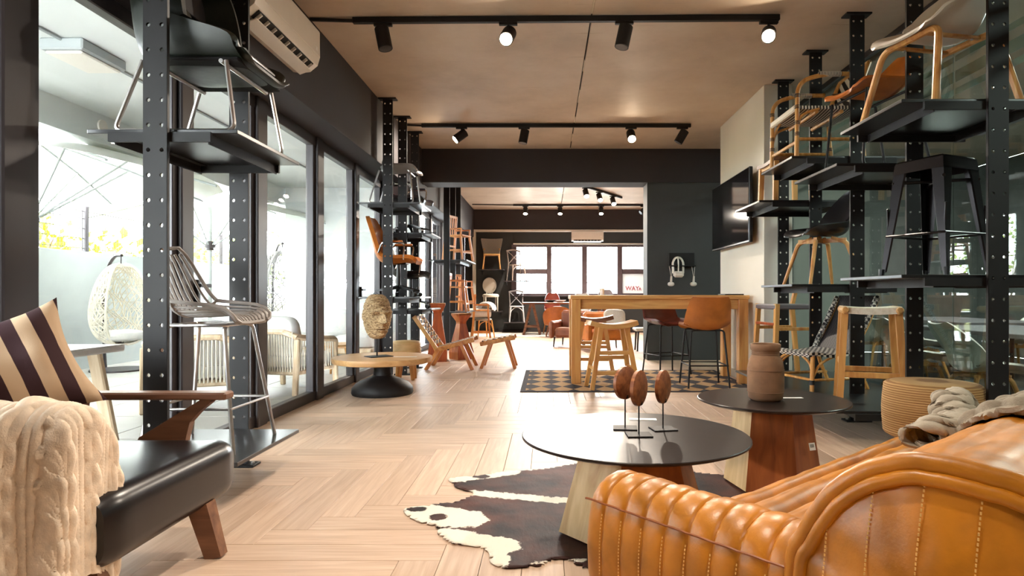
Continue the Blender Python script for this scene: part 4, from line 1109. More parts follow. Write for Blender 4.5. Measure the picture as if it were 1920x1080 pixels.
def hide_white(x, y):
    def seg(ax, ay, bx, by, w):
        d = Vector((bx-ax, by-ay)); t = max(0, min(1, ((x-ax)*d.x+(y-ay)*d.y)/d.length_squared)); return w-Vector((ax+d.x*t-x, ay+d.y*t-y)).length
    wht = max(seg(-.41, 3.46, -.08, 3.38, .05), seg(-.08, 3.38, .16, 3.32, .045), seg(-.68, 3.16, -.42, 3.06, .13), seg(-.46, 2.86, -.18, 2.74, .075), seg(-.22, 2.74, -.2, 2.56, .05), seg(-.55, 3.7, -.22, 3.86, .055), seg(-.05, 2.56, .14, 2.58, .02), seg(1.0, 2.8, 1.2, 3.4, .05))
    dark = max(.05-Vector((x+.66, (y-3.21)*1.4)).length, .045-Vector((x+.53, y-3.08)).length, .05-Vector((x+.40, y-3.78)).length)
    return min(wht, -dark)
xs_ = [-.75+G*i for i in range(int(2.05/G)+1)]; ys_ = [2.4+G*i for i in range(int(1.85/G)+1)]
keep = {}
for i, x in enumerate(xs_):
    for j, y in enumerate(ys_): keep[i, j] = inside(x, y)
def hv(i, j):
    if (i, j) not in gv:
        x, y = xs_[i], ys_[j]; e = edge_d(x, y)
        if e < G*1.1:
            q = min(out, key=lambda p: (p.x-x)**2+(p.y-y)**2); x, y = q.x, q.y
        z = .004+.005*max(0, noise.noise(Vector((x*3.5, y*3.5, 9))))+.003*max(0, noise.noise(Vector((x*9, y*9, 3))))
        gv[i, j] = hb.verts.new((x, y, z))
    return gv[i, j]
for i in range(len(xs_)-1):
    for j in range(len(ys_)-1):
        if keep[i, j] and keep[i+1, j] and keep[i, j+1] and keep[i+1, j+1]:
            hb.faces.new((hv(i, j), hv(i+1, j), hv(i+1, j+1), hv(i, j+1)))
me = bpy.data.meshes.new('cowhide_rug'); hb.to_mesh(me); hb.free()
at = me.color_attributes.new('fur', 'FLOAT_COLOR', 'POINT')
for k, v in enumerate(me.vertices):
    at.data[k].color = (.5+2*max(-.25, min(.25, hide_white(v.co.x, v.co.y))), 0, 0, 1)
m, nt, ns, lk, p = newmat('brown and white cow fur'); a = nd(nt, 'ShaderNodeAttribute'); a.attribute_name = 'fur'
sp = nd(nt, 'ShaderNodeSeparateColor'); lk.new(a.outputs['Color'], sp.inputs[0])
n1 = nd(nt, 'ShaderNodeTexNoise'); n1.inputs['Scale'].default_value = 14; n1.inputs['Detail'].default_value = 6; n1.inputs['Roughness'].default_value = .65; lk.new(coords(nt), n1.inputs['Vector'])
ma = nd(nt, 'ShaderNodeMath', operation='MULTIPLY_ADD'); ma.inputs[1].default_value = .22; lk.new(n1.outputs['Fac'], ma.inputs[0]); lk.new(sp.outputs[0], ma.inputs[2])
fw = ramp(nt, ma.outputs[0], [(.605, (0, 0, 0, 1)), (.62, (1, 1, 1, 1))])
n3 = nd(nt, 'ShaderNodeTexNoise'); n3.inputs['Scale'].default_value = 4; n3.inputs['Detail'].default_value = 4; lk.new(coords(nt), n3.inputs['Vector'])
br = ramp(nt, n3.outputs['Fac'], [(.35, lin('#1b0f10')), (.65, lin('#4e2a22'))])
mx = nd(nt, 'ShaderNodeMix', data_type='RGBA'); lk.new(fw, mx.inputs[0]); lk.new(br, mx.inputs[6]); mx.inputs[7].default_value = lin('#e2d8c8'); lk.new(mx.outputs[2], p.inputs['Base Color'])
p.inputs['Roughness'].default_value = .6; p.inputs['Specular IOR Level'].default_value = .15; n = nd(nt, 'ShaderNodeTexNoise'); n.inputs['Scale'].default_value = 70; n.inputs['Detail'].default_value = 5; lk.new(coords(nt, (1, .35, 1)), n.inputs['Vector']); bumpn(nt, n.outputs['Fac'], .35, .004)
me.polygons.foreach_set('use_smooth', [True]*len(me.polygons)); me.materials.append(m)
o = bpy.data.objects.new('cowhide_rug', me); col.objects.link(o); tag(o, 'dark brown and white cowhide rug under the coffee tables', 'rug')
so = o.modifiers.new('thickness', 'SOLIDIFY'); so.thickness = .003; so.offset = 1

# ================================================================ coffee tables and what stands on them
m_top = plain('dark bronze table top', '#241d1b', .29, 0, .25, 14, bump=.03, bs=200, spec=.22)
def facet_table(loc, rz, lab, Rt, H, rt, rb, wmats, n=6):
    t = empty('coffee_table', loc, rz, lab, 'coffee table')
    MB().lathe([(0, H-.022), (Rt-.03, H-.022), (Rt, H-.010), (Rt, H-.003), (Rt-.004, H), (0, H)], 72).build('tabletop', m_top, t, smooth=30)
    for k in range(n):
        a0, a1 = 2*PI*k/n, 2*PI*(k+1)/n; g = .004
        def P(a, r, z): return (r*math.cos(a), r*math.sin(a), z)
        zt, zb = H-.022, .008
        vs = [P(a0, rb, zb), P(a1, rb, zb), P(a1, rt, zt), P(a0, rt, zt), P(a0, rb*.6, zb), P(a1, rb*.6, zb), P(a1, rt*.6, zt), P(a0, rt*.6, zt)]
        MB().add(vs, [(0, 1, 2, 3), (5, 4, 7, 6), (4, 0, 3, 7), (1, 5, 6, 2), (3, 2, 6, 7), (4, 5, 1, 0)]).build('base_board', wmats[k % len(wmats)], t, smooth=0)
    return t
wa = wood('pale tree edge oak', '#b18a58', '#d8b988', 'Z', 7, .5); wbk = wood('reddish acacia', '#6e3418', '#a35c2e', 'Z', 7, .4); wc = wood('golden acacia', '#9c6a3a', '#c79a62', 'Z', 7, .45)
facet_table((.41, 2.94, .008), 10, 'larger dark round coffee table carrying three disc sculptures', .525, .442, .245, .36, [wbk, wbk, wa, wa, wbk, wbk])  # dark boards on the right also carry the shade of that side
facet_table((1.30, 3.63, .008), 40, 'smaller taller dark round coffee table carrying the clay jar', .42, .492, .205, .27, [wbk, wbk, wa, wbk, wbk, wbk])
m_disc = wood('russet carved wood', '#6d3a20', '#a86a40', 'Z', 16, .4)
for i, (x, y, zc, r, a, lab) in enumerate([(.38, 3.05, .672, .080, 50, 'wooden disc sculpture on a rod standing left rear of the three'), (.425, 2.90, .668, .082, 56, 'wooden disc sculpture on a rod in front of the other two'), (.56, 3.03, .655, .080, 47, 'wooden disc sculpture on a rod standing right of the pair')]):
    s = empty('disc_sculpture', (x, y, .4505), 8*i-6, lab, 'sculpture', 'disc sculptures on the coffee table')
    MB().box((0, 0, .003), (.115, .10, .006), .001).build('base_plate', m_black, s, smooth=0)
    MB().cyl((0, 0, .005), (0, 0, zc-.45-r+.015), .0035, seg=8).build('rod', m_black, s)
    d = MB(); d.lathe([(0, -.016), (r*.8, -.016), (r, -.008), (r, .008), (r*.8, .016), (0, .016)], 40)
    q = d.build('disc', m_disc, s, smooth=40); q.rotation_euler = (PI/2, 0, R(a)); q.location = (0, 0, zc-.45)
    MB().box((0, 0, zc-.45-r+.014), (.014, .034, .018), .002, Matrix.Rotation(R(a), 3, 'Z')).build('mount', m_black, s, smooth=0)
ja = empty('clay_jar', (1.245, 3.58, .5005), 0, 'brown weathered clay jar with a grooved neck', 'jar')
MB().lathe([(0, 0), (.080, 0), (.094, .015), (.100, .06), (.101, .13), (.099, .19), (.092, .225), (.078, .25), (.074, .258), (.074, .275), (.079, .282), (.082, .29), (.083, .315), (.078, .32), (.070, .318), (.067, .26), (.08, .2), (.0, .19)], 48).build('body', m_clay, ja, smooth=50)
mb = MB()
for z, r in ((.262, .0755), (.272, .0755), (.17, .1005), (.175, .1005), (.05, .0995)): mb.tube([(r*math.cos(2*PI*k/40), r*math.sin(2*PI*k/40), z) for k in range(40)], .0022, 5, True)
mb.build('throwing_rings', m_clay, ja)
def paper(x, y, z, w, d, rz, lab):
    o = MB().box((0, 0, .001), (w, d, .002)).build('price_card', m_paper, smooth=0); o.location = (x, y, z); o.rotation_euler.z = R(rz)
    tag(o, lab, 'card', 'price cards on tables')
paper(1.41, 3.64, .5005, .14, .03, 2, 'narrow white card beside the clay jar')
paper(.50, 3.27, .4505, .14, .045, -4, 'white card behind the disc sculptures')
o = MB().box((0, 0, 0), (.04, .002, .04)).build('barcode_tag', m_paper, smooth=0); o.location = (1.448, 3.432, .27); o.rotation_euler = (R(-15), 0, R(20)); tag(o, 'small white tag on the base of the taller coffee table', 'tag')
for k in range(6):
    b = MB().box((-.013+.0045*k, -.0013, .004), (.0022 if k % 2 else .0012, .001, .018)).build('bar', m_darkgap, o, smooth=0)

# ================================================================ jute pouf, sofa, grey throw
def pouf(loc, r, h0, h1, lab, legr=.024, n=3, rz=0, mat=None):
    p = empty('jute_stool', loc, rz, lab, 'stool'); prof = [(0, h0), (r*.86, h0), (r*.95, h0+.015)]
    N = 60
    for i in range(N+1):
        t = i/N; z = h0+.02+(h1-h0-.06)*t; prof.append((r*(.965+.035*math.sin(PI*t))+.0035*abs(math.sin(t*(h1-h0)/.022*PI)), z))
    prof += [(r*.97, h1-.022), (r*.90, h1-.006), (r*.75, h1), (0, h1+.006)]
    MB().lathe(prof, 56).build('jute_seat', mat or m_jute, p, smooth=60)
    for k in range(n):
        a = 2*PI*k/n+.5; MB().cyl((r*.75*math.cos(a), r*.75*math.sin(a), 0), (r*.6*math.cos(a), r*.6*math.sin(a), h0+.005), legr*.75, legr*1.2, 12).build('leg', m_oak, p)
    return p
pouf((2.44, 3.98, 0), .285, .20, .55, 'large round jute stool on short wooden legs beside the tan sofa', .03)

D = Vector((.65, -.76, 0)).normalized(); Wd = Vector((.76, .65, 0)).normalized(); O = Vector((.14, 2.25, 0))
def S(a, b, z): return O+D*a+Wd*b+Vector((0, 0, z))
sf = empty('leather_sofa', O, 0, 'tan leather channel stitched sofa at bottom right', 'sofa')
def L_(p): return Vector(p)-O
CH = .088
def puff(a, amp=.012): return amp*abs(math.sin(PI*a/CH))**.45
def wrinkle(p, k=1): return k*(.006*noise.noise(p*7)+.003*noise.noise(p*19))
# arm
sec = [(.012, .03), (-.012, .12), (-.018, .22), (-.008, .31), (.004, .365), (.02, .40), (.05, .432), (.09, .450), (.13, .457), (.17, .452), (.21, .435), (.245, .40), (.262, .35), (.262, .2), (.25, .03)]
secs = []; NA = 150
for i in range(NA+1):
    a = -.0+.88*i/NA; e = max(0, 1-a/.075); k = math.sqrt(max(0, 1-e*e)) if e > 0 else 1
    q = []
    for (b, z) in sec:
        c = (.125, .22); n = Vector((b-c[0], z-c[1])).normalized(); pf = puff(a)-.008
        if z < .06: pf = 0
        bb, zz = b+n.x*pf, z+n.y*pf
        kk = .80+.20*k
        bb = c[0]+(bb-c[0])*kk; zz = c[1]+(zz-c[1])*(kk if zz > c[1] else 1)
        P = S(a-.0, bb, zz); q.append(L_(P)+Vector((0, 0, wrinkle(P))))
    secs.append(q)
MB().loft(secs).build('arm', m_tan, sf, smooth=80)
mb = MB(); mb.tube([L_(S(.0+.82*i/60, .004-.004, .372+puff(.82*i/60)*.2)) for i in range(61)], .0042, 6); mb.build('arm_piping', leather('tan leather seam', '#8d4a14', .7, .4), sf)
# back
prof = [(.79, .05), (.78, .38), (.81, .47), (.855, .555), (.91, .625), (.985, .68), (1.08, .715), (1.20, .715), (1.32, .69), (1.44, .61), (1.53, .45), (1.56, .22), (1.55, .05)]
pc = spline([(a, 0, z) for a, z in prof], 7); ctr = Vector((1.13, 0, .34)); secs = []
for i in range(71):
    b = -.0+1.75*i/70; q = []
    for p in pc:
        n = (p-ctr).normalized(); e = max(0, 1-b/.06); sh = -.03*e*e
        arc_l = p.x+p.z
        pf = .014*abs(math.sin(PI*arc_l/.13))**.5-.010 if b > .03 else 0
        P = S(p.x+n.x*(sh+pf), b, p.z+n.z*(sh+pf)); q.append(L_(P)+Vector((0, 0, wrinkle(P))))
    secs.append(q)
MB().loft(secs).build('back', m_tan, sf, smooth=80)
# domed end panel
secs = []
for k in range(13):
    t = k/12; sc_ = 1-.97*t; bulge = -.085*math.sin(PI/2*t)**.9
    q = []
    for p in pc:
        P3 = ctr+(p-ctr)*(.95*sc_); P3.z = max(P3.z, .05)
        P = S(P3.x, .0+bulge, P3.z); q.append(L_(P)+Wd*wrinkle(P, 1.2))
    secs.append(q)
flip_fix(MB().loft(secs).build('end_panel', m_tan, sf, smooth=80))
for rad, off, bb in ((.026, .0, .012), (.017, -.028, -.012)):
    mb = MB(); mb.tube([L_(S(p.x+(p-ctr).normalized().x*off, bb, p.z+(p-ctr).normalized().z*off))+Vector((0, 0, .003*noise.noise(p*30))) for p in pc], rad, 12); mb.build('welt', m_tan, sf, smooth=80)
# seat
secs = []
for i in range(121):
    a = .36+.50*i/120; q = []
    e = max(0, 1-(a-.36)/.08); drop = .06*e*e
    for j in range(25):
        b = .24+1.45*j/24; P = S(a, b, .375-drop+.045*abs(math.sin(PI*a/.115))**.6); q.append(L_(P)+Vector((0, 0, wrinkle(P, 1))))
    q += [L_(S(a, 1.69, .05)), L_(S(a, .24, .05))]
    secs.append(q)
flip_fix(MB().loft(secs).build('seat', m_tan, sf, smooth=80))
m_thread = plain('pale thread', '#e0b36a', .6)
mb = MB()
for a0 in (.88, .99, 1.10, 1.21, 1.32, 1.43):          # dashed stitching on the end panel
    for k in range(60):
        z = .10+k*.010
        for s_ in range(1): pass
        # find panel depth at (a,z)
        v = Vector((a0, 0, z))-ctr; ang = math.atan2(v.z, v.x); best = min(pc, key=lambda p: abs(math.atan2(p.z-ctr.z, p.x-ctr.x)-ang)); rr = v.length/((best-ctr).length*.95)
        if rr > .97: continue
        t = (1-rr)/.97; b = -.085*math.sin(PI/2*max(t, 0))**.9-.003
        aa = a0+.03*((z-.3)/.4)**2*(1 if a0 > 1.1 else -1)*0
        mb.beam(L_(S(aa, b, z)), L_(S(aa, b, z+.006)), .003, .003, tuple(Wd))
for a0 in [CH*k for k in range(1, 9)]:
    for k in range(26):
        z = .06+k*.011; mb.beam(L_(S(a0+.004, -.024+.02*max(0, (z-.22)/.15)**2, z)), L_(S(a0+.004, -.024+.02*max(0, (z+.006-.22)/.15)**2, z+.006)), .0026, .0026, tuple(Wd))
mb.build('stitching', m_thread, sf, smooth=0, kind='stuff')
MB().box(L_(S(.8, .8, .03)), (.3, .3, .04), .01).build('plinth', m_blackp, sf, smooth=0)

gt = empty('grey_knit_throw', S(1.0, 1.3, .7), 0, 'chunky grey knit throw over the back of the tan sofa', 'throw blanket')
GO = S(1.0, 1.3, .7); lo_, hi_ = 12, 58
def gthrow(u, v):
    i = lo_+(hi_-lo_)*u; k = int(min(i, len(pc)-2)); t = i-k; p = pc[k].lerp(pc[k+1], t); n = (p-ctr).normalized()
    b = .86+.85*v+.05*math.sin(u*7); h = .022+.018*noise.noise(Vector((u*4, v*5, 3)))+cable(u*.7, b, .15, .030, .16)
    return S(p.x+n.x*h, b, p.z+n.z*h)-GO
flip_fix(MB().sheet(gthrow, 130, 130, .016).build('knit', knit('grey beige chunky wool', '#8d8170'), gt, smooth=80))
def gfold(u, v):
    a = 2*PI*u; r = .045+.012*math.sin(v*40)**2; c = S(.80+.05*math.sin(v*5), .84+.55*v, .60+.06*v+.015*math.sin(v*9))-GO
    return c+D*r*math.cos(a)*1.3+Vector((0, 0, r*math.sin(a)*.8))+Wd*.02*math.sin(a*3+v*60)
MB().sheet(gfold, 24, 90, .008).build('braided_edge', knit('grey beige braid', '#968a79'), gt, smooth=80)

# ================================================================ round table with carved head
rt = empty('round_pedestal_table', (-1.82, 6.98, 0), 0, 'round light wood table on a black mushroom pedestal', 'table')
MB().lathe([(0, .345), (.50, .345), (.535, .355), (.545, .385), (.54, .41), (.50, .417), (0, .417)], 64).build('tabletop', wood('light oak top', '#b58250', '#dcb27c', 'X', 6, .4), rt, smooth=40)
MB().lathe([(0, 0), (.325, 0), (.335, .02), (.33, .07), (.29, .12), (.20, .165), (.13, .19), (.10, .21), (.095, .26), (.095, .345), (0, .345)], 56).build('pedestal', m_black, rt, smooth=50)
hd = empty('carved_head', (-1.86, 6.9, .4175), 38, 'carved pale wood head sculpture on a thin rod', 'sculpture')
MB().box((.02, 0, .004), (.26, .2, .008), .002).build('base_plate', m_black, hd, smooth=0)
MB().cyl((0, 0, .006), (0, 0, .20), .008, seg=10).build('rod', m_black, hd)
def head(u, v):
    th_ = PI*(1-v); ph = 2*PI*u          # v=0 bottom ... 1 top ; face at -Y
    z = -math.cos(PI*v); r = math.sin(PI*v)**.62
    rx, ry, rz = .150, .165, .245
    w = 1-.16*max(0, -z)-.05*max(0, z)**2
    x, y = rx*r*w*math.cos(ph), ry*r*w*math.sin(ph)
    d = Vector((math.cos(ph), math.sin(ph), 0)); f = max(0, -d.y)
    def g(cx, cz, sx, sz): return math.exp(-((x-cx)/sx)**2-((z-cz)/sz)**2)
    k = 0
    if f > .1:
        k += .035*g(0, -.10, .022, .26)+.020*g(0, -.26, .032, .08)                     # nose
        k += -.030*g(-.06, .06, .032, .10)-.030*g(.06, .06, .032, .10)                  # sockets
        k += .018*g(-.06, .03, .024, .05)+.018*g(.06, .03, .024, .05)                   # lids
        k += .020*g(0, .20, .11, .06)                                                   # brow
        k += .018*g(0, -.50, .05, .05)+.014*g(0, -.62, .045, .05)-.012*g(0, -.56, .05, .02)   # lips
        k += .014*g(0, -.84, .05, .1)
    k *= 1.6
    hair = max(0, z-.12+.5*(1-f)*.5)
    if z > .18 or f < .35: k += .006*math.sin(46*x+9*math.sin(11*z+14*y))*min(1, r*2)
    else: k += .0018*math.sin(90*(x+.3*z))*1
    ear = .022*math.exp(-((abs(x)-.145)/.02)**2-((z+.02)/.22)**2-(y/.03)**2)
    return Vector((x+d.x*k+math.copysign(ear, x), y+d.y*k*1.3, .44+rz*z))
n = 96; secs = [[head(k/n, (.02+.96*i/90)) for k in range(n)] for i in range(91)]
m_head, nt, ns, lk, p = newmat('carved pale timber'); v = coords(nt, (1, 1, 2.2))
w1 = nd(nt, 'ShaderNodeTexNoise'); w1.inputs['Scale'].default_value = 26; w1.inputs['Distortion'].default_value = 2.2; w1.inputs['Detail'].default_value = 3; lk.new(v, w1.inputs['Vector'])
lk.new(ramp(nt, w1.outputs['Fac'], [(.34, lin('#4e3826')), (.44, lin('#a08059')), (.62, lin('#d3b88e'))]), p.inputs['Base Color']); p.inputs['Roughness'].default_value = .7; bumpn(nt, w1.outputs['Fac'], .7, .012)
MB().loft(secs).build('head', m_head, hd, smooth=60)
paper(-1.55, 6.88, .4175, .26, .05, 0, 'white card on the round light wood table')
st = pouf((-1.82, 8.15, 0), .19, .20, .50, 'small round wooden drum stool behind the round table', .03, 4, 20, wood('banded pale wood', '#b5894f', '#dfbb82', 'X', 5, .5))

# ---- low wooden lounger with woven straps and footstool
m_strap = weave('brown woven straps', '#3b241a', '#c09a6a', 9, .6, 'checker')
lc = empty('wooden_lounge_chair', (-1.42, 9.45, 0), 90, 'low wooden lounge chair with woven strap seat', 'lounge chair')
for sx in (-1, 1):
    MB().beam((sx*.26, -.36, .44), (sx*.26, .22, .28), .05, .065, bev=.008).build('seat_rail', m_teakx, lc, smooth=0)
    MB().beam((sx*.26, .16, .26), (sx*.26, .52, .78), .05, .06, bev=.008).build('back_rail', m_oak, lc, smooth=0)
    MB().beam((sx*.285, -.34, 0), (sx*.265, -.16, .40), .05, .075, (1, 0, 0)).build('front_leg', m_teak, lc, smooth=0)
    MB().beam((sx*.285, .34, 0), (sx*.265, .16, .30), .05, .075, (1, 0, 0)).build('rear_leg', m_teak, lc, smooth=0)
for k in range(7):
    t = (k+.5)/7; MB().beam((-.25, -.34+.54*t, .462-.15*t), (.25, -.34+.54*t, .462-.15*t), .055, .012, bev=.003).build('seat_strap', m_strap, lc, smooth=0)
    MB().beam((-.25, .20+.30*t, .36+.43*t), (.25, .20+.30*t, .36+.43*t), .012, .055, bev=.003).build('back_strap', m_strap, lc, smooth=0)
fs_ = empty('wooden_footstool', (-.72, 9.55, 0), -90, 'wooden footstool with woven strap top standing alone', 'footstool')
for sx in (-1, 1):
    MB().beam((sx*.2, -.27, .36), (sx*.2, .25, .46), .05, .06, bev=.008).build('top_rail', m_teakx, fs_, smooth=0)
    for y0, y1, z in ((-.25, -.12, .38), (.25, .12, .42)): MB().beam((sx*.225, y0, 0), (sx*.205, y1, z), .045, .07, (1, 0, 0)).build('leg', m_teak, fs_, smooth=0)
for k in range(6):
    t = (k+.5)/6; MB().beam((-.19, -.26+.5*t, .395+.095*t), (.19, -.26+.5*t, .395+.095*t), .055, .012, bev=.003).build('strap', m_strap, fs_, smooth=0)

# ---- waisted wooden pedestals
def pedestal(loc, rz, H, lab):
    p = empty('waisted_pedestal', loc, rz, lab, 'pedestal', 'waisted wooden pedestals')
    for k in range(4):
        a = k*PI/2; mb = MB(); mb.M = Matrix.Rotation(a, 4, 'Z'); L = [(0, .15), (.15, .155), (.62, .085), (.78, .062), (.83, .064), (.97, .125), (1.0, .125)]
        vs = []; fs = []
        for t, w in L: vs += [(-w, -w, t*H), (w, -w, t*H), (-w*.7, -w*.7, t*H), (w*.7, -w*.7, t*H)]
        for i in range(len(L)-1):
            b = 4*i; fs += [(b, b+1, b+5, b+4), (b+3, b+2, b+6, b+7), (b+2, b, b+4, b+6), (b+1, b+3, b+7, b+5)]
        mb.add(vs, fs); mb.build('side_board', m_teak if k % 2 else m_red, p, smooth=0)
    MB().box((0, 0, H-.008), (.25, .25, .03), .004).build('top', m_teakx, p, smooth=0)
pedestal((-1.80, 10.4, 0), 8, .95, 'taller waisted wooden pedestal behind the lounge chair')
pedestal((-1.46, 10.75, 0), 38, .77, 'shorter waisted wooden pedestal right of the tall one')

# ================================================================ things on the office rack
def office_chair(loc, rz, lab, m_sh, arms=True):
    c = empty('office_chair', loc, rz, lab, 'office chair', 'office chairs on the rack'); h = .47
    fn = shell_fn([(-.27, h-.01), (-.2, h+.02), (0, h+.0), (.14, h), (.22, h+.06), (.26, h+.2), (.30, h+.38), (.36, h+.56)], lambda u: .25-.04*max(0, u-.6), lambda u: .02+.05*math.sin(PI*u))
    MB().sheet(fn, 30, 16, -.05).build('seat_shell', m_sh, c, smooth=60)
    MB().tube([fn(.46, j/10) for j in range(11)], .008, 6).build('seam', m_redleather, c)
    if arms:
        for sx in (-1, 1):
            MB().tube(fillet([(sx*.25, -.12, h+.0), (sx*.29, -.14, h+.21), (sx*.29, .14, h+.22), (sx*.26, .2, h+.08)], .05), .012, 8).build('arm_frame', m_chrome, c)
            MB().box((sx*.29, 0, h+.228), (.04, .24, .024), .008).build('arm_pad', m_sh, c)
    MB().cyl((0, 0, .1), (0, 0, h-.02), .03, .022, 14).build('gas_lift', m_blackp, c)
    MB().box((0, 0, h-.03), (.2, .24, .04), .01).build('mechanism', m_blackp, c, smooth=0)
    for k in range(5):
        a = 2*PI*k/5+.3; d = Vector((math.cos(a), math.sin(a), 0))
        b = MB().beam(d*.02+Vector((0, 0, .13)), d*.30+Vector((0, 0, .075)), .05, .04, (0, 0, 1), .028, .022).build('base_spoke', m_blackp, c, smooth=0)
        MB().cyl(d*.30+Vector((-d.y*.022, d.x*.022, .028)), d*.30+Vector((d.y*.022, -d.x*.022, .028)), .028, seg=14).build('caster', m_blackp, b)
shell_chair((-1.93, 8.22, 2.25), 90, 'grey chair with bent ply back on the top shelf over the office chairs', None, m_taupe, 'sled', h=.46, w=.24, back=.40, lean=.13, liftb=.04, th=.025, lm=m_steel, name='side_chair')
office_chair((-1.93, 8.2, 1.07), 90, 'orange leather office chair on the eye level rack shelf', m_orange)
office_chair((-1.95, 9.0, 1.95), 80, 'black office chair on the high shelf behind the orange one', m_blackl)
office_chair((-1.95, 9.02, .90), 100, 'black office chair on the low shelf behind the carved head', m_blackl)

# ---- orange wooden high chairs on the far rack
def high_chair(loc, rz, lab, H=.55, back=.34):
    c = empty('wooden_high_chair', loc, rz, lab, 'chair', 'orange wooden high chairs'); w = .19
    for sx in (-1, 1):
        MB().beam((sx*.23, -.21, 0), (sx*w, -.15, H), .035, .04, (0, 1, 0)).build('front_leg', m_teak, c, smooth=0)
        MB().beam((sx*.23, .23, 0), (sx*w, .15, H+back), .035, .04, (0, 1, 0)).build('rear_leg', m_teak, c, smooth=0)
        MB().beam((sx*w, -.17, H+.13), (sx*w, .15, H+.13), .03, .03, bev=.004).build('arm', m_teak, c, smooth=0)
        MB().beam((sx*w, -.15, H), (sx*w, -.16, H+.13), .03, .03).build('arm_post', m_teak, c, smooth=0)
        MB().beam((sx*.215, -.19, .2), (sx*.215, .2, .2), .025, .035, bev=.004).build('side_rail', m_teak, c, smooth=0)
    MB().box((0, -.01, H), (2*w+.02, .36, .03), .006).build('seat', m_teakx, c, smooth=0)
    for z in (H+back-.02,): MB().beam((-w, .15, z), (w, .15, z), .025, .05, bev=.004).build('top_rail', m_teakx, c, smooth=0)
    for k in range(4): x = -w*.7+k*w*.47; MB().beam((x, .165, H), (x, .15, H+back-.03), .03, .014).build('back_slat', m_teak, c, smooth=0)
    for z, y in ((.16, -.195), (.3, .19)): MB().beam((-.21, y, z), (.21, y, z), .025, .035, bev=.004).build('rung', m_teakx, c, smooth=0)
high_chair((-1.80, 12.85, 1.79), 70, 'orange wooden high chair on the upper shelf of the far rack', .5, .42)
high_chair((-1.82, 12.8, .75), 90, 'orange slatted high chair on the lower shelf nearest us', .5, .28)
high_chair((-1.85, 13.55, .75), 60, 'orange slatted high chair on the lower shelf further back', .5, .28)
high_chair((-1.55, 15.0, 0), 95, 'tall red brown wooden high chair on the floor behind the far rack', .72, .38)

# ================================================================ bar table zone
def rugmat():
    m, nt, ns, lk, p = newmat('diamond patterned rug'); tc = nd(nt, 'ShaderNodeTexCoord'); sp = nd(nt, 'ShaderNodeSeparateXYZ'); lk.new(tc.outputs['Object'], sp.inputs[0])
    def mth(op, a, b=None):
        n = nd(nt, 'ShaderNodeMath', operation=op)
        for i, q in enumerate((a, b)):
            if q is None: continue
            if isinstance(q, (int, float)): n.inputs[i].default_value = q
            else: lk.new(q, n.inputs[i])
        return n.outputs[0]
    a, b = mth('DIVIDE', sp.outputs[0], .25), mth('DIVIDE', sp.outputs[1], .42)
    cb = nd(nt, 'ShaderNodeCombineXYZ'); lk.new(mth('ADD', a, b), cb.inputs[0]); lk.new(mth('SUBTRACT', a, b), cb.inputs[1]); cb.inputs[2].default_value = .5
    ck = nd(nt, 'ShaderNodeTexChecker'); ck.inputs['Scale'].default_value = 1.0; ck.inputs['Color1'].default_value = lin('#2b2022'); ck.inputs['Color2'].default_value = lin('#c79f6c'); lk.new(cb.outputs[0], ck.inputs['Vector'])
    ex = mth('GREATER_THAN', mth('ABSOLUTE', sp.outputs[0]), 1.30); ey = mth('GREATER_THAN', mth('ABSOLUTE', sp.outputs[1]), .96)
    mx = nd(nt, 'ShaderNodeMix', data_type='RGBA'); lk.new(mth('MAXIMUM', ex, ey), mx.inputs[0]); lk.new(ck.outputs[0], mx.inputs[6]); mx.inputs[7].default_value = lin('#2b2226')
    lk.new(mx.outputs[2], p.inputs['Base Color']); p.inputs['Roughness'].default_value = .95
    n = nd(nt, 'ShaderNodeTexNoise'); n.inputs['Scale'].default_value = 220; lk.new(tc.outputs['Object'], n.inputs['Vector']); bumpn(nt, n.outputs['Fac'], .4, .003); return m
o = MB().box((0, 0, .005), (2.72, 2.02, .009), .003).build('diamond_rug', rugmat(), smooth=0); o.location = (1.06, 8.08, 0); tag(o, 'black and tan diamond pattern rug under the bar table', 'rug')
RZ = .0105
bt = empty('bar_table', (1.38, 8.08, RZ), 0, 'long honey wood bar table on the diamond rug', 'table')
MB().box((0, 0, 1.055), (2.18, .86, .05), .006).build('tabletop', m_oakx, bt, smooth=0)
for sx in (-1, 1):
    for sy in (-1, 1): MB().box((sx*1.02, sy*.36, .515), (.115, .115, 1.03), .006).build('leg', m_oak, bt, smooth=0)
    MB().box((sx*1.02, 0, .97), (.03, .62, .11), .004).build('end_apron', m_oak, bt, smooth=0)
for sy in (-1, 1): MB().box((0, sy*.37, .97), (1.94, .03, .12), .004).build('apron', m_oakx, bt, smooth=0)
bk = empty('notebook', (2.30, 7.86, 1.0905), 14, 'dark closed notebook at the right end of the bar table', 'notebook')
MB().box((0, 0, .008), (.26, .18, .016), .004).build('cover', m_blackp, bk, smooth=0); MB().box((.004, 0, .008), (.25, .17, .010)).build('pages', m_paper, bk, smooth=0)
cp = empty('paper_cup', (.72, 8.2, 1.0905), 0, 'small white cup standing on the bar table', 'cup')
MB().lathe([(0, 0), (.026, 0), (.034, .085), (.036, .088), (.032, .088), (.026, .01), (0, .008)], 20).build('body', m_paper, cp)
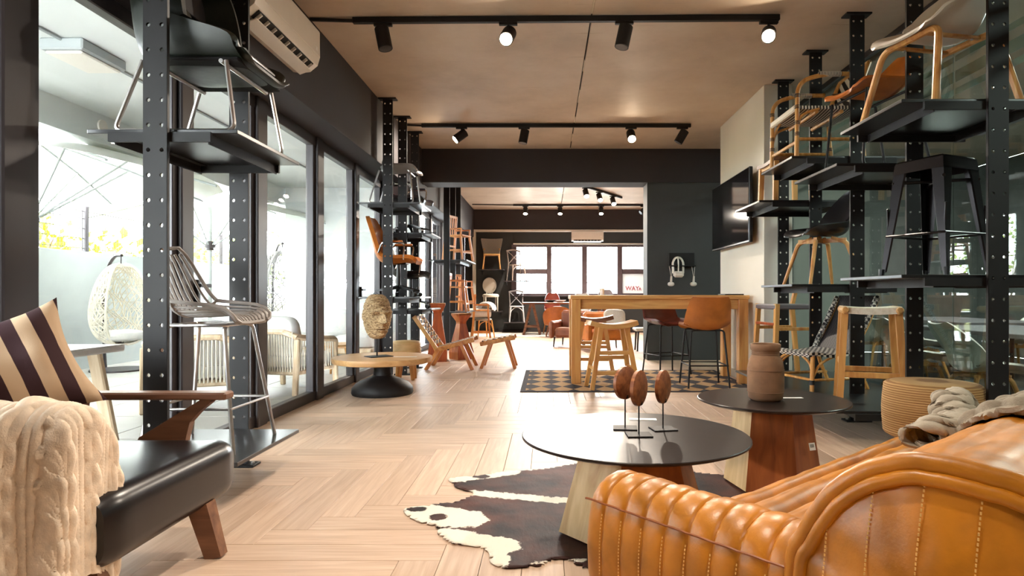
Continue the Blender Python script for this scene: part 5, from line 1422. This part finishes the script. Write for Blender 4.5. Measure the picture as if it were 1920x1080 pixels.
def saddle_stool(loc, rz, lab, H=.79, m_seat=None):
    c = empty('saddle_stool', loc, rz, lab, 'bar stool', 'saddle stools at the bar table')
    MB().sheet(lambda u, v: (.27*(2*u-1), .15*(2*v-1), H-.045*(1-(2*u-1)**2)), 20, 8, .055).build('seat', m_seat or m_oakx, c, smooth=40)
    for sx in (-1, 1):
        for sy in (-1, 1): MB().beam((sx*.27, sy*.17, 0), (sx*.15, sy*.10, H-.085), .045, .045, (0, 1, 0), .055, .05).build('leg', m_oak, c, smooth=0)
        MB().beam((sx*.235, -.155, .24), (sx*.235, .155, .24), .03, .04, bev=.005).build('side_rung', m_oak, c, smooth=0)
    for z in (.19, .42): MB().beam((-.24+z*.13, -.15+z*.05, z), (.24-z*.13, -.15+z*.05, z), .03, .045, bev=.005).build('rung', m_oakx, c, smooth=0)
    MB().beam((-.22, .14, .34), (.22, .14, .34), .03, .045, bev=.005).build('rung', m_oakx, c, smooth=0)
saddle_stool((.76, 7.36, RZ), 8, 'pale wooden saddle seat bar stool in front of the bar table')
saddle_stool((.66, 8.86, RZ), -6, 'dark seated wooden bar stool behind the bar table', .80, m_walnut)
shell_chair((1.88, 7.52, RZ), 180, 'tan leather bar chair with its back to us at the bar table', 'leather bar chairs', m_tanchair, 'bar', h=.70, w=.26, back=.36, lean=.07, liftb=.05, th=.028, k1=.14, name='bar_chair')
shell_chair((1.66, 8.72, RZ), 20, 'oxblood leather bar chair facing us behind the bar table', 'leather bar chairs', m_redleather, 'bar', h=.70, w=.26, back=.34, lean=.07, liftb=.05, th=.028, k1=.14, name='bar_chair')

# ---- lounge furniture seen under the bar table
def tub_chair(loc, rz, lab, m1, m2, s=1.0, legm=None, name='tub_chair'):
    c = empty(name, loc, rz, lab, 'armchair'); c.scale = (s,)*3
    def tub(u, v):
        a = R(-30)+R(240)*u; r = .33+.03*v; return (r*math.cos(a), r*math.sin(a)*.95+.02, .30+v*(.16+.28*max(0, math.sin(a))**.7))
    MB().sheet(tub, 36, 10, .05).build('back_shell', m1, c, smooth=60)
    MB().lathe([(0, .27), (.28, .27), (.31, .29), (.31, .40), (.27, .45), (0, .46)], 32).build('seat', m2, c, smooth=50)
    legs4(c, (.20, .20), (.28, .28), .29, legm or m_walnut)
def lounge_box(loc, rz, lab, m1, w=.8, name='leather_armchair'):
    c = empty(name, loc, rz, lab, 'armchair')
    MB().box((0, -.03, .3), (w*.72, .62, .2), .05).build('seat', m1, c); MB().box((0, .30, .50), (w*.8, .16, .5), .05).build('back', m1, c)
    for sx in (-1, 1): MB().box((sx*w*.43, 0, .36), (.12, .7, .36), .04).build('arm', m1, c)
    legs4(c, (w*.36, .28), (w*.38, .3), .2, m_blackp, (.02, .015))
lounge_box((1.15, 12.6, 0), 10, 'orange leather armchair seen under the bar table', m_orange, .9)
lounge_box((.55, 13.4, 0), -20, 'brown leather armchair behind the left leg of the bar table', m_brownl, .85)
wt = empty('white_bench', (2.05, 12.3, 0), 0, 'pale bench with dark legs beside the slate column', 'bench')
MB().box((0, 0, .42), (.7, .4, .06), .02).build('top', m_bone, wt, smooth=0); legs4(wt, (.28, .15), (.3, .16), .4, m_blackp, (.02, .018))
cu2 = MB(); cu2.ball((0, 0, .2), (.22, .08, .20), 10, 20, .5); o = cu2.build('scatter_cushion', m_cream); o.location = (1.35, 12.55, .405); tag(o, 'cream cushion on the orange leather armchair', 'cushion')

# ================================================================ back of the shop
o = MB().box((0, 0, .006), (3.4, 2.0, .012), .004).build('pale_rug', plain('pale woven rug', '#cfc8bc', .95, 0, .12, 20, bump=.4), smooth=0); o.location = (-.55, 17.2, 0); tag(o, 'pale rug in front of the charcoal back wall', 'rug')
BZ = .0125
tt = empty('trestle_table', (.55, 17.15, BZ), 0, 'brown trestle table by the back window', 'table')
MB().box((0, 0, .85), (2.4, .8, .045), .006).build('tabletop', m_walnut, tt, smooth=0)
for sx in (-1, 1):
    for sy in (-1, 1): MB().beam((sx*.95+sy*.22, sy*.0-.25, 0), (sx*.95+sy*.03, -.25, .83), .06, .05, (0, 1, 0)).build('trestle_leg', m_walnut, tt, smooth=0); MB().beam((sx*.95+sy*.22, .25, 0), (sx*.95+sy*.03, .25, .83), .06, .05, (0, 1, 0)).build('trestle_leg', m_walnut, tt, smooth=0)
    for y in (-.25, .25): MB().beam((sx*.95-.15, y, .22), (sx*.95+.15, y, .22), .03, .05, bev=.004).build('trestle_rung', m_walnut, tt, smooth=0)
for x in (.10, .36):
    pl = MB(); pl.lathe([(0, 0), (.08, .0), (.15, .05), (.16, .06), (.1, .03), (0, .012)], 24); o = pl.build('serving_bowl', m_blackp if x < .3 else m_whitep); o.location = (x, 17.0, .886); tag(o, ('black' if x < .3 else 'white')+' bowl on the trestle table', 'bowl')
tub_chair((.28, 16.35, BZ), 180, 'tan leather tub chair with its back to us at the trestle table', m_tanchair, m_tanchair, 1.06)
shell_chair((.16, 17.75, BZ), 0, 'red leather chair facing us behind the trestle table', None, m_redleather, 'dowel', h=.62, w=.22, back=.50, lean=.05, name='dining_chair')
shell_chair((1.72, 17.7, BZ), 10, 'grey round backed chair in front of the back window', None, m_grey, 'dowel', h=.62, w=.25, back=.60, lean=.05, name='dining_chair')
shell_chair((.98, 17.78, 0), -6, 'pale grey chair just left of the window mullion', None, m_taupe, 'dowel', h=.60, w=.27, back=.53, lean=.05, name='dining_chair')
# sign on the window
tc_ = bpy.data.curves.new('window_sign', 'FONT'); tc_.body = 'WAY'; tc_.size = .17; tc_.extrude = .003; tc_.offset = .005
so_ = bpy.data.objects.new('window_sign', tc_); col.objects.link(so_); so_.location = (2.31, 18.33, 1.22); so_.rotation_euler = (PI/2, 0, 0)
dg = bpy.context.evaluated_depsgraph_get(); me = bpy.data.meshes.new_from_object(so_.evaluated_get(dg)); bpy.data.objects.remove(so_)
m_sign = plain('faded red lettering', '#c97680', .6)
m_film, nt, ns, lk, p = newmat('white dimming film'); p.inputs['Base Color'].default_value = lin('#f2f2f0'); p.inputs['Roughness'].default_value = .8
t = nd(nt, 'ShaderNodeBsdfTranslucent'); mx = nd(nt, 'ShaderNodeMixShader'); mx.inputs[0].default_value = .14
lk.new(p.outputs[0], mx.inputs[1]); lk.new(t.outputs[0], mx.inputs[2]); lk.new(mx.outputs[0], nt.nodes['Material Output'].inputs[0])
MB().box((2.53, -.012, 1.42), (.66, .004, .58)).build('dimming_film', m_film, wb, smooth=0)  # film added behind the lettering to dim the bright sky
sg = empty('window_sign', (2.30, 18.352, 1.22), 0, 'faded red WAY lettering on the right window pane', 'sign')
me.materials.clear(); me.materials.append(m_sign); lo_o = bpy.data.objects.new('lettering', me); col.objects.link(lo_o); lo_o.parent = sg; lo_o.rotation_euler = (PI/2, 0, 0); lo_o['label'] = 'red letters reading WAY'
MB().add([(.38, 0, .02), (.46, 0, .02), (.42, 0, .10), (.38, .003, .02), (.46, .003, .02), (.42, .003, .10)], [(0, 1, 2), (5, 4, 3), (0, 3, 4, 1), (1, 4, 5, 2), (2, 5, 3, 0)]).build('arrow_mark', m_sign, sg, smooth=0)
MB().box((.42, 0, .004), (.11, .003, .012)).build('arrow_base', m_sign, sg, smooth=0)
# wall shelves with chairs
def wshelf(x, z, w, lab):
    s = empty('wall_shelf', (x, 18.3, z), 0, lab, 'shelf', 'chair shelves on the back wall')
    MB().box((0, -.28, -.0125), (w, .56, .025), .003).build('board', m_frame, s, smooth=0)
    for sx in (-1, 1): MB().prism([(-.5, -.03), (-.01, -.03), (-.01, -.14)], sx*w*.4-.006, sx*w*.4+.006, 'X').build('bracket', m_frame, s, smooth=0)
wshelf(-1.57, 1.81, .72, 'wall shelf under the woven back chair'); wshelf(-1.60, .62, .66, 'wall shelf under the cream round back chair')
wshelf(-.86, 1.49, .72, 'wall shelf under the taupe cross back chair'); wshelf(-.86, .31, .72, 'wall shelf under the white cross back chair')
def cross_chair(loc, rz, lab, m):
    c = empty('cross_back_chair', loc, rz, lab, 'chair', 'cross back chairs on the back wall'); H = .46
    MB().lathe([(0, H-.03), (.19, H-.03), (.215, H-.015), (.21, H), (0, H+.004)], 28).build('seat', m, c, smooth=50)
    for sx in (-1, 1):
        MB().tube(spline([(sx*.21, .24, 0), (sx*.185, .17, H), (sx*.19, .21, .7), (sx*.20, .25, .88)], 6), .016, 8).build('rear_post', m, c)
        MB().cyl((sx*.21, -.2, 0), (sx*.17, -.15, H-.02), .015, .018, 8).build('front_leg', m, c)
        MB().tube(spline([(sx*.20, -.19, .08), (sx*.17, -.17, .30), (sx*.06, -.16, H-.05), (0, -.16, H-.04)], 5), .011, 8).build('bow_brace', m, c)
        MB().tube(spline([(sx*-.185, .175, H+.02), (0, .20, .68), (sx*.19, .245, .86)], 5), .012, 8).build('back_cross', m, c)
    MB().tube(spline([(-.215, .25, .86), (0, .285, .90), (.215, .25, .86)], 6), .02, 8, flat=1.4).build('top_rail', m, c)
cross_chair((-.86, 18.0, 1.49), 25, 'taupe cross back chair on the upper back wall shelf', m_taupew)
cross_chair((-.86, 18.0, .31), 6, 'white cross back chair on the lower back wall shelf', m_whitep)
rc = empty('round_back_chair', (-1.60, 17.98, .62), 14, 'cream round back chair on the lower wall shelf', 'chair')
MB().lathe([(0, .40), (.22, .40), (.24, .43), (.23, .475), (.18, .495), (0, .50)], 28).build('seat', m_cream, rc, smooth=50)
bo = MB(); bo.lathe([(0, -.02), (.15, -.02), (.185, -.012), (.185, .012), (.15, .02), (0, .02)], 32, sy=1.15); b = bo.build('round_back', m_cream, rc, smooth=50); b.rotation_euler = (R(84), 0, 0); b.location = (0, .22, .74)
rg = MB(); rg.tube([(.185*math.cos(2*PI*k/28), .22+.02*math.sin(2*PI*k/28), .74+.213*math.sin(2*PI*k/28)) for k in range(28)], .02, 8, True); rg.build('back_ring', m_bone, rc)
for sx in (-1, 1):
    MB().cyl((sx*.08, .2, .48), (sx*.09, .21, .56), .016, seg=8).build('back_stay', m_bone, rc)
legs4(rc, (.17, .16), (.17, .18), .41, m_bone, (.022, .013))
wc_ = empty('woven_back_chair', (-1.57, 17.96, 1.81), 4, 'oak chair with a grey woven back on the top wall shelf', 'chair')
fnb = shell_fn([(.20, .40), (.22, .52), (.25, .70), (.28, .90)], lambda u: .19+.13*u, lambda u: .06, .1, .1, 2, 0, .05)
MB().sheet(fnb, 14, 16, -.02).build('woven_back', m_chev, wc_, smooth=60)
MB().box((0, 0, .415), (.46, .42, .05), .02).build('seat', m_oakx, wc_)
for sx in (-1, 1):
    MB().cyl((sx*.23, .26, 0), (sx*.22, .19, .62), .016, .022, 10).build('rear_leg', m_oak, wc_); MB().cyl((sx*.25, -.22, 0), (sx*.2, -.17, .40), .015, .024, 10).build('front_leg', m_oak, wc_)
    MB().beam((sx*.21, -.16, .385), (sx*.21, .18, .385), .025, .04, bev=.005).build('side_apron', m_oak, wc_, smooth=0)
# wicker chair piled with white rolls, by the back left corner
wk = empty('wicker_chair', (-1.62, 15.9, 0), 30, 'wicker side chair with rattan legs beside the far rack', 'chair')
MB().lathe([(0, .44), (.22, .44), (.24, .47), (.22, .49), (0, .49)], 24).build('seat', m_chev, wk, smooth=50)
MB().sheet(lambda u, v: ((.22+.02*v)*math.cos(R(10)+R(160)*u), (.22+.02*v)*math.sin(R(10)+R(160)*u), .48+.34*v), 20, 8, .02).build('woven_back', m_chev, wk, smooth=50)
legs4(wk, (.17, .17), (.23, .23), .45, m_rattan, (.018, .016))
for sx in (-1, 1): MB().tube(spline([(sx*.2, -.2, .2), (sx*.14, -.18, .36), (0, -.17, .43)], 5), .011, 8).build('bow_brace', m_rattan, wk)
for i, (x, y, z, rz, lab) in enumerate([(-1.70, 15.75, .50, 20, 'rolled white blanket on the wicker chair seat'), (-1.52, 15.9, .50, 75, 'white blanket folded over the wicker chair back')]):
    b = empty('white_blanket', (x, y, z), rz, lab, 'blanket', 'white blankets on the wicker chair')
    mb = MB(); mb.M = Matrix.Rotation(PI/2, 4, 'Y') if i == 0 else Matrix()
    def rollf(u, v):
        a = 2*PI*2.4*u; r = .03+.10*u
        return (-.30+.6*v, r*math.cos(a), .13+r*math.sin(a)) if i == 0 else (-.16+.32*u, .2*math.cos(PI*v)*1.0, .2+.18*math.sin(PI*v)+.02*math.sin(9*u))
    MB().sheet(rollf, 60, 10, .018).build('blanket_roll', m_whitefab, b, smooth=60)

# ================================================================ dim furniture behind the glass
for i, (x, y, lab) in enumerate([(4.6, 6.0, 'dim meeting table nearest behind the glass partition'), (5.6, 8.6, 'dim meeting table further behind the glass partition')]):
    t = empty('meeting_table', (x, y, 0), 0, lab, 'table', 'tables behind the glass')
    MB().box((0, 0, .74), (1.2, 2.0, .04), .006).build('tabletop', m_grey, t, smooth=0); legs4(t, (.5, .9), (.52, .92), .72, m_frame, (.025, .022))
    for j, (dx, dy, rz, s) in enumerate([(-.8, -.5, 90, 'near left'), (-.8, .5, 90, 'far left'), (.8, 0, -90, 'right')]):
        shell_chair((x+dx, y+dy, 0), rz, 'pale shell chair on the %s side of the %s table behind the glass' % (s, 'nearer' if i == 0 else 'further'), 'chairs behind the glass', m_plastic, 'dowel')

for i, (x, y, lab) in enumerate([(4.9, 5.2, 'added fill light panel nearest behind the glass partition'), (5.6, 8.8, 'added fill light panel further behind the glass partition'), (4.9, 1.2, 'added fill light panel behind the glass beside the viewer')]):
    t = empty('added_fill_panel', (x, y, CEIL), 0, lab, 'ceiling light', 'added fill panels behind the glass')
    MB().box((0, 0, -.02), (.64, 1.24, .04), .004).build('frame', m_plastic, t, smooth=0)
    MB().box((0, 0, -.042), (.58, 1.18, .006)).build('diffuser', m_panel, t, smooth=0)  # glowing panels added to brighten the room behind the glass
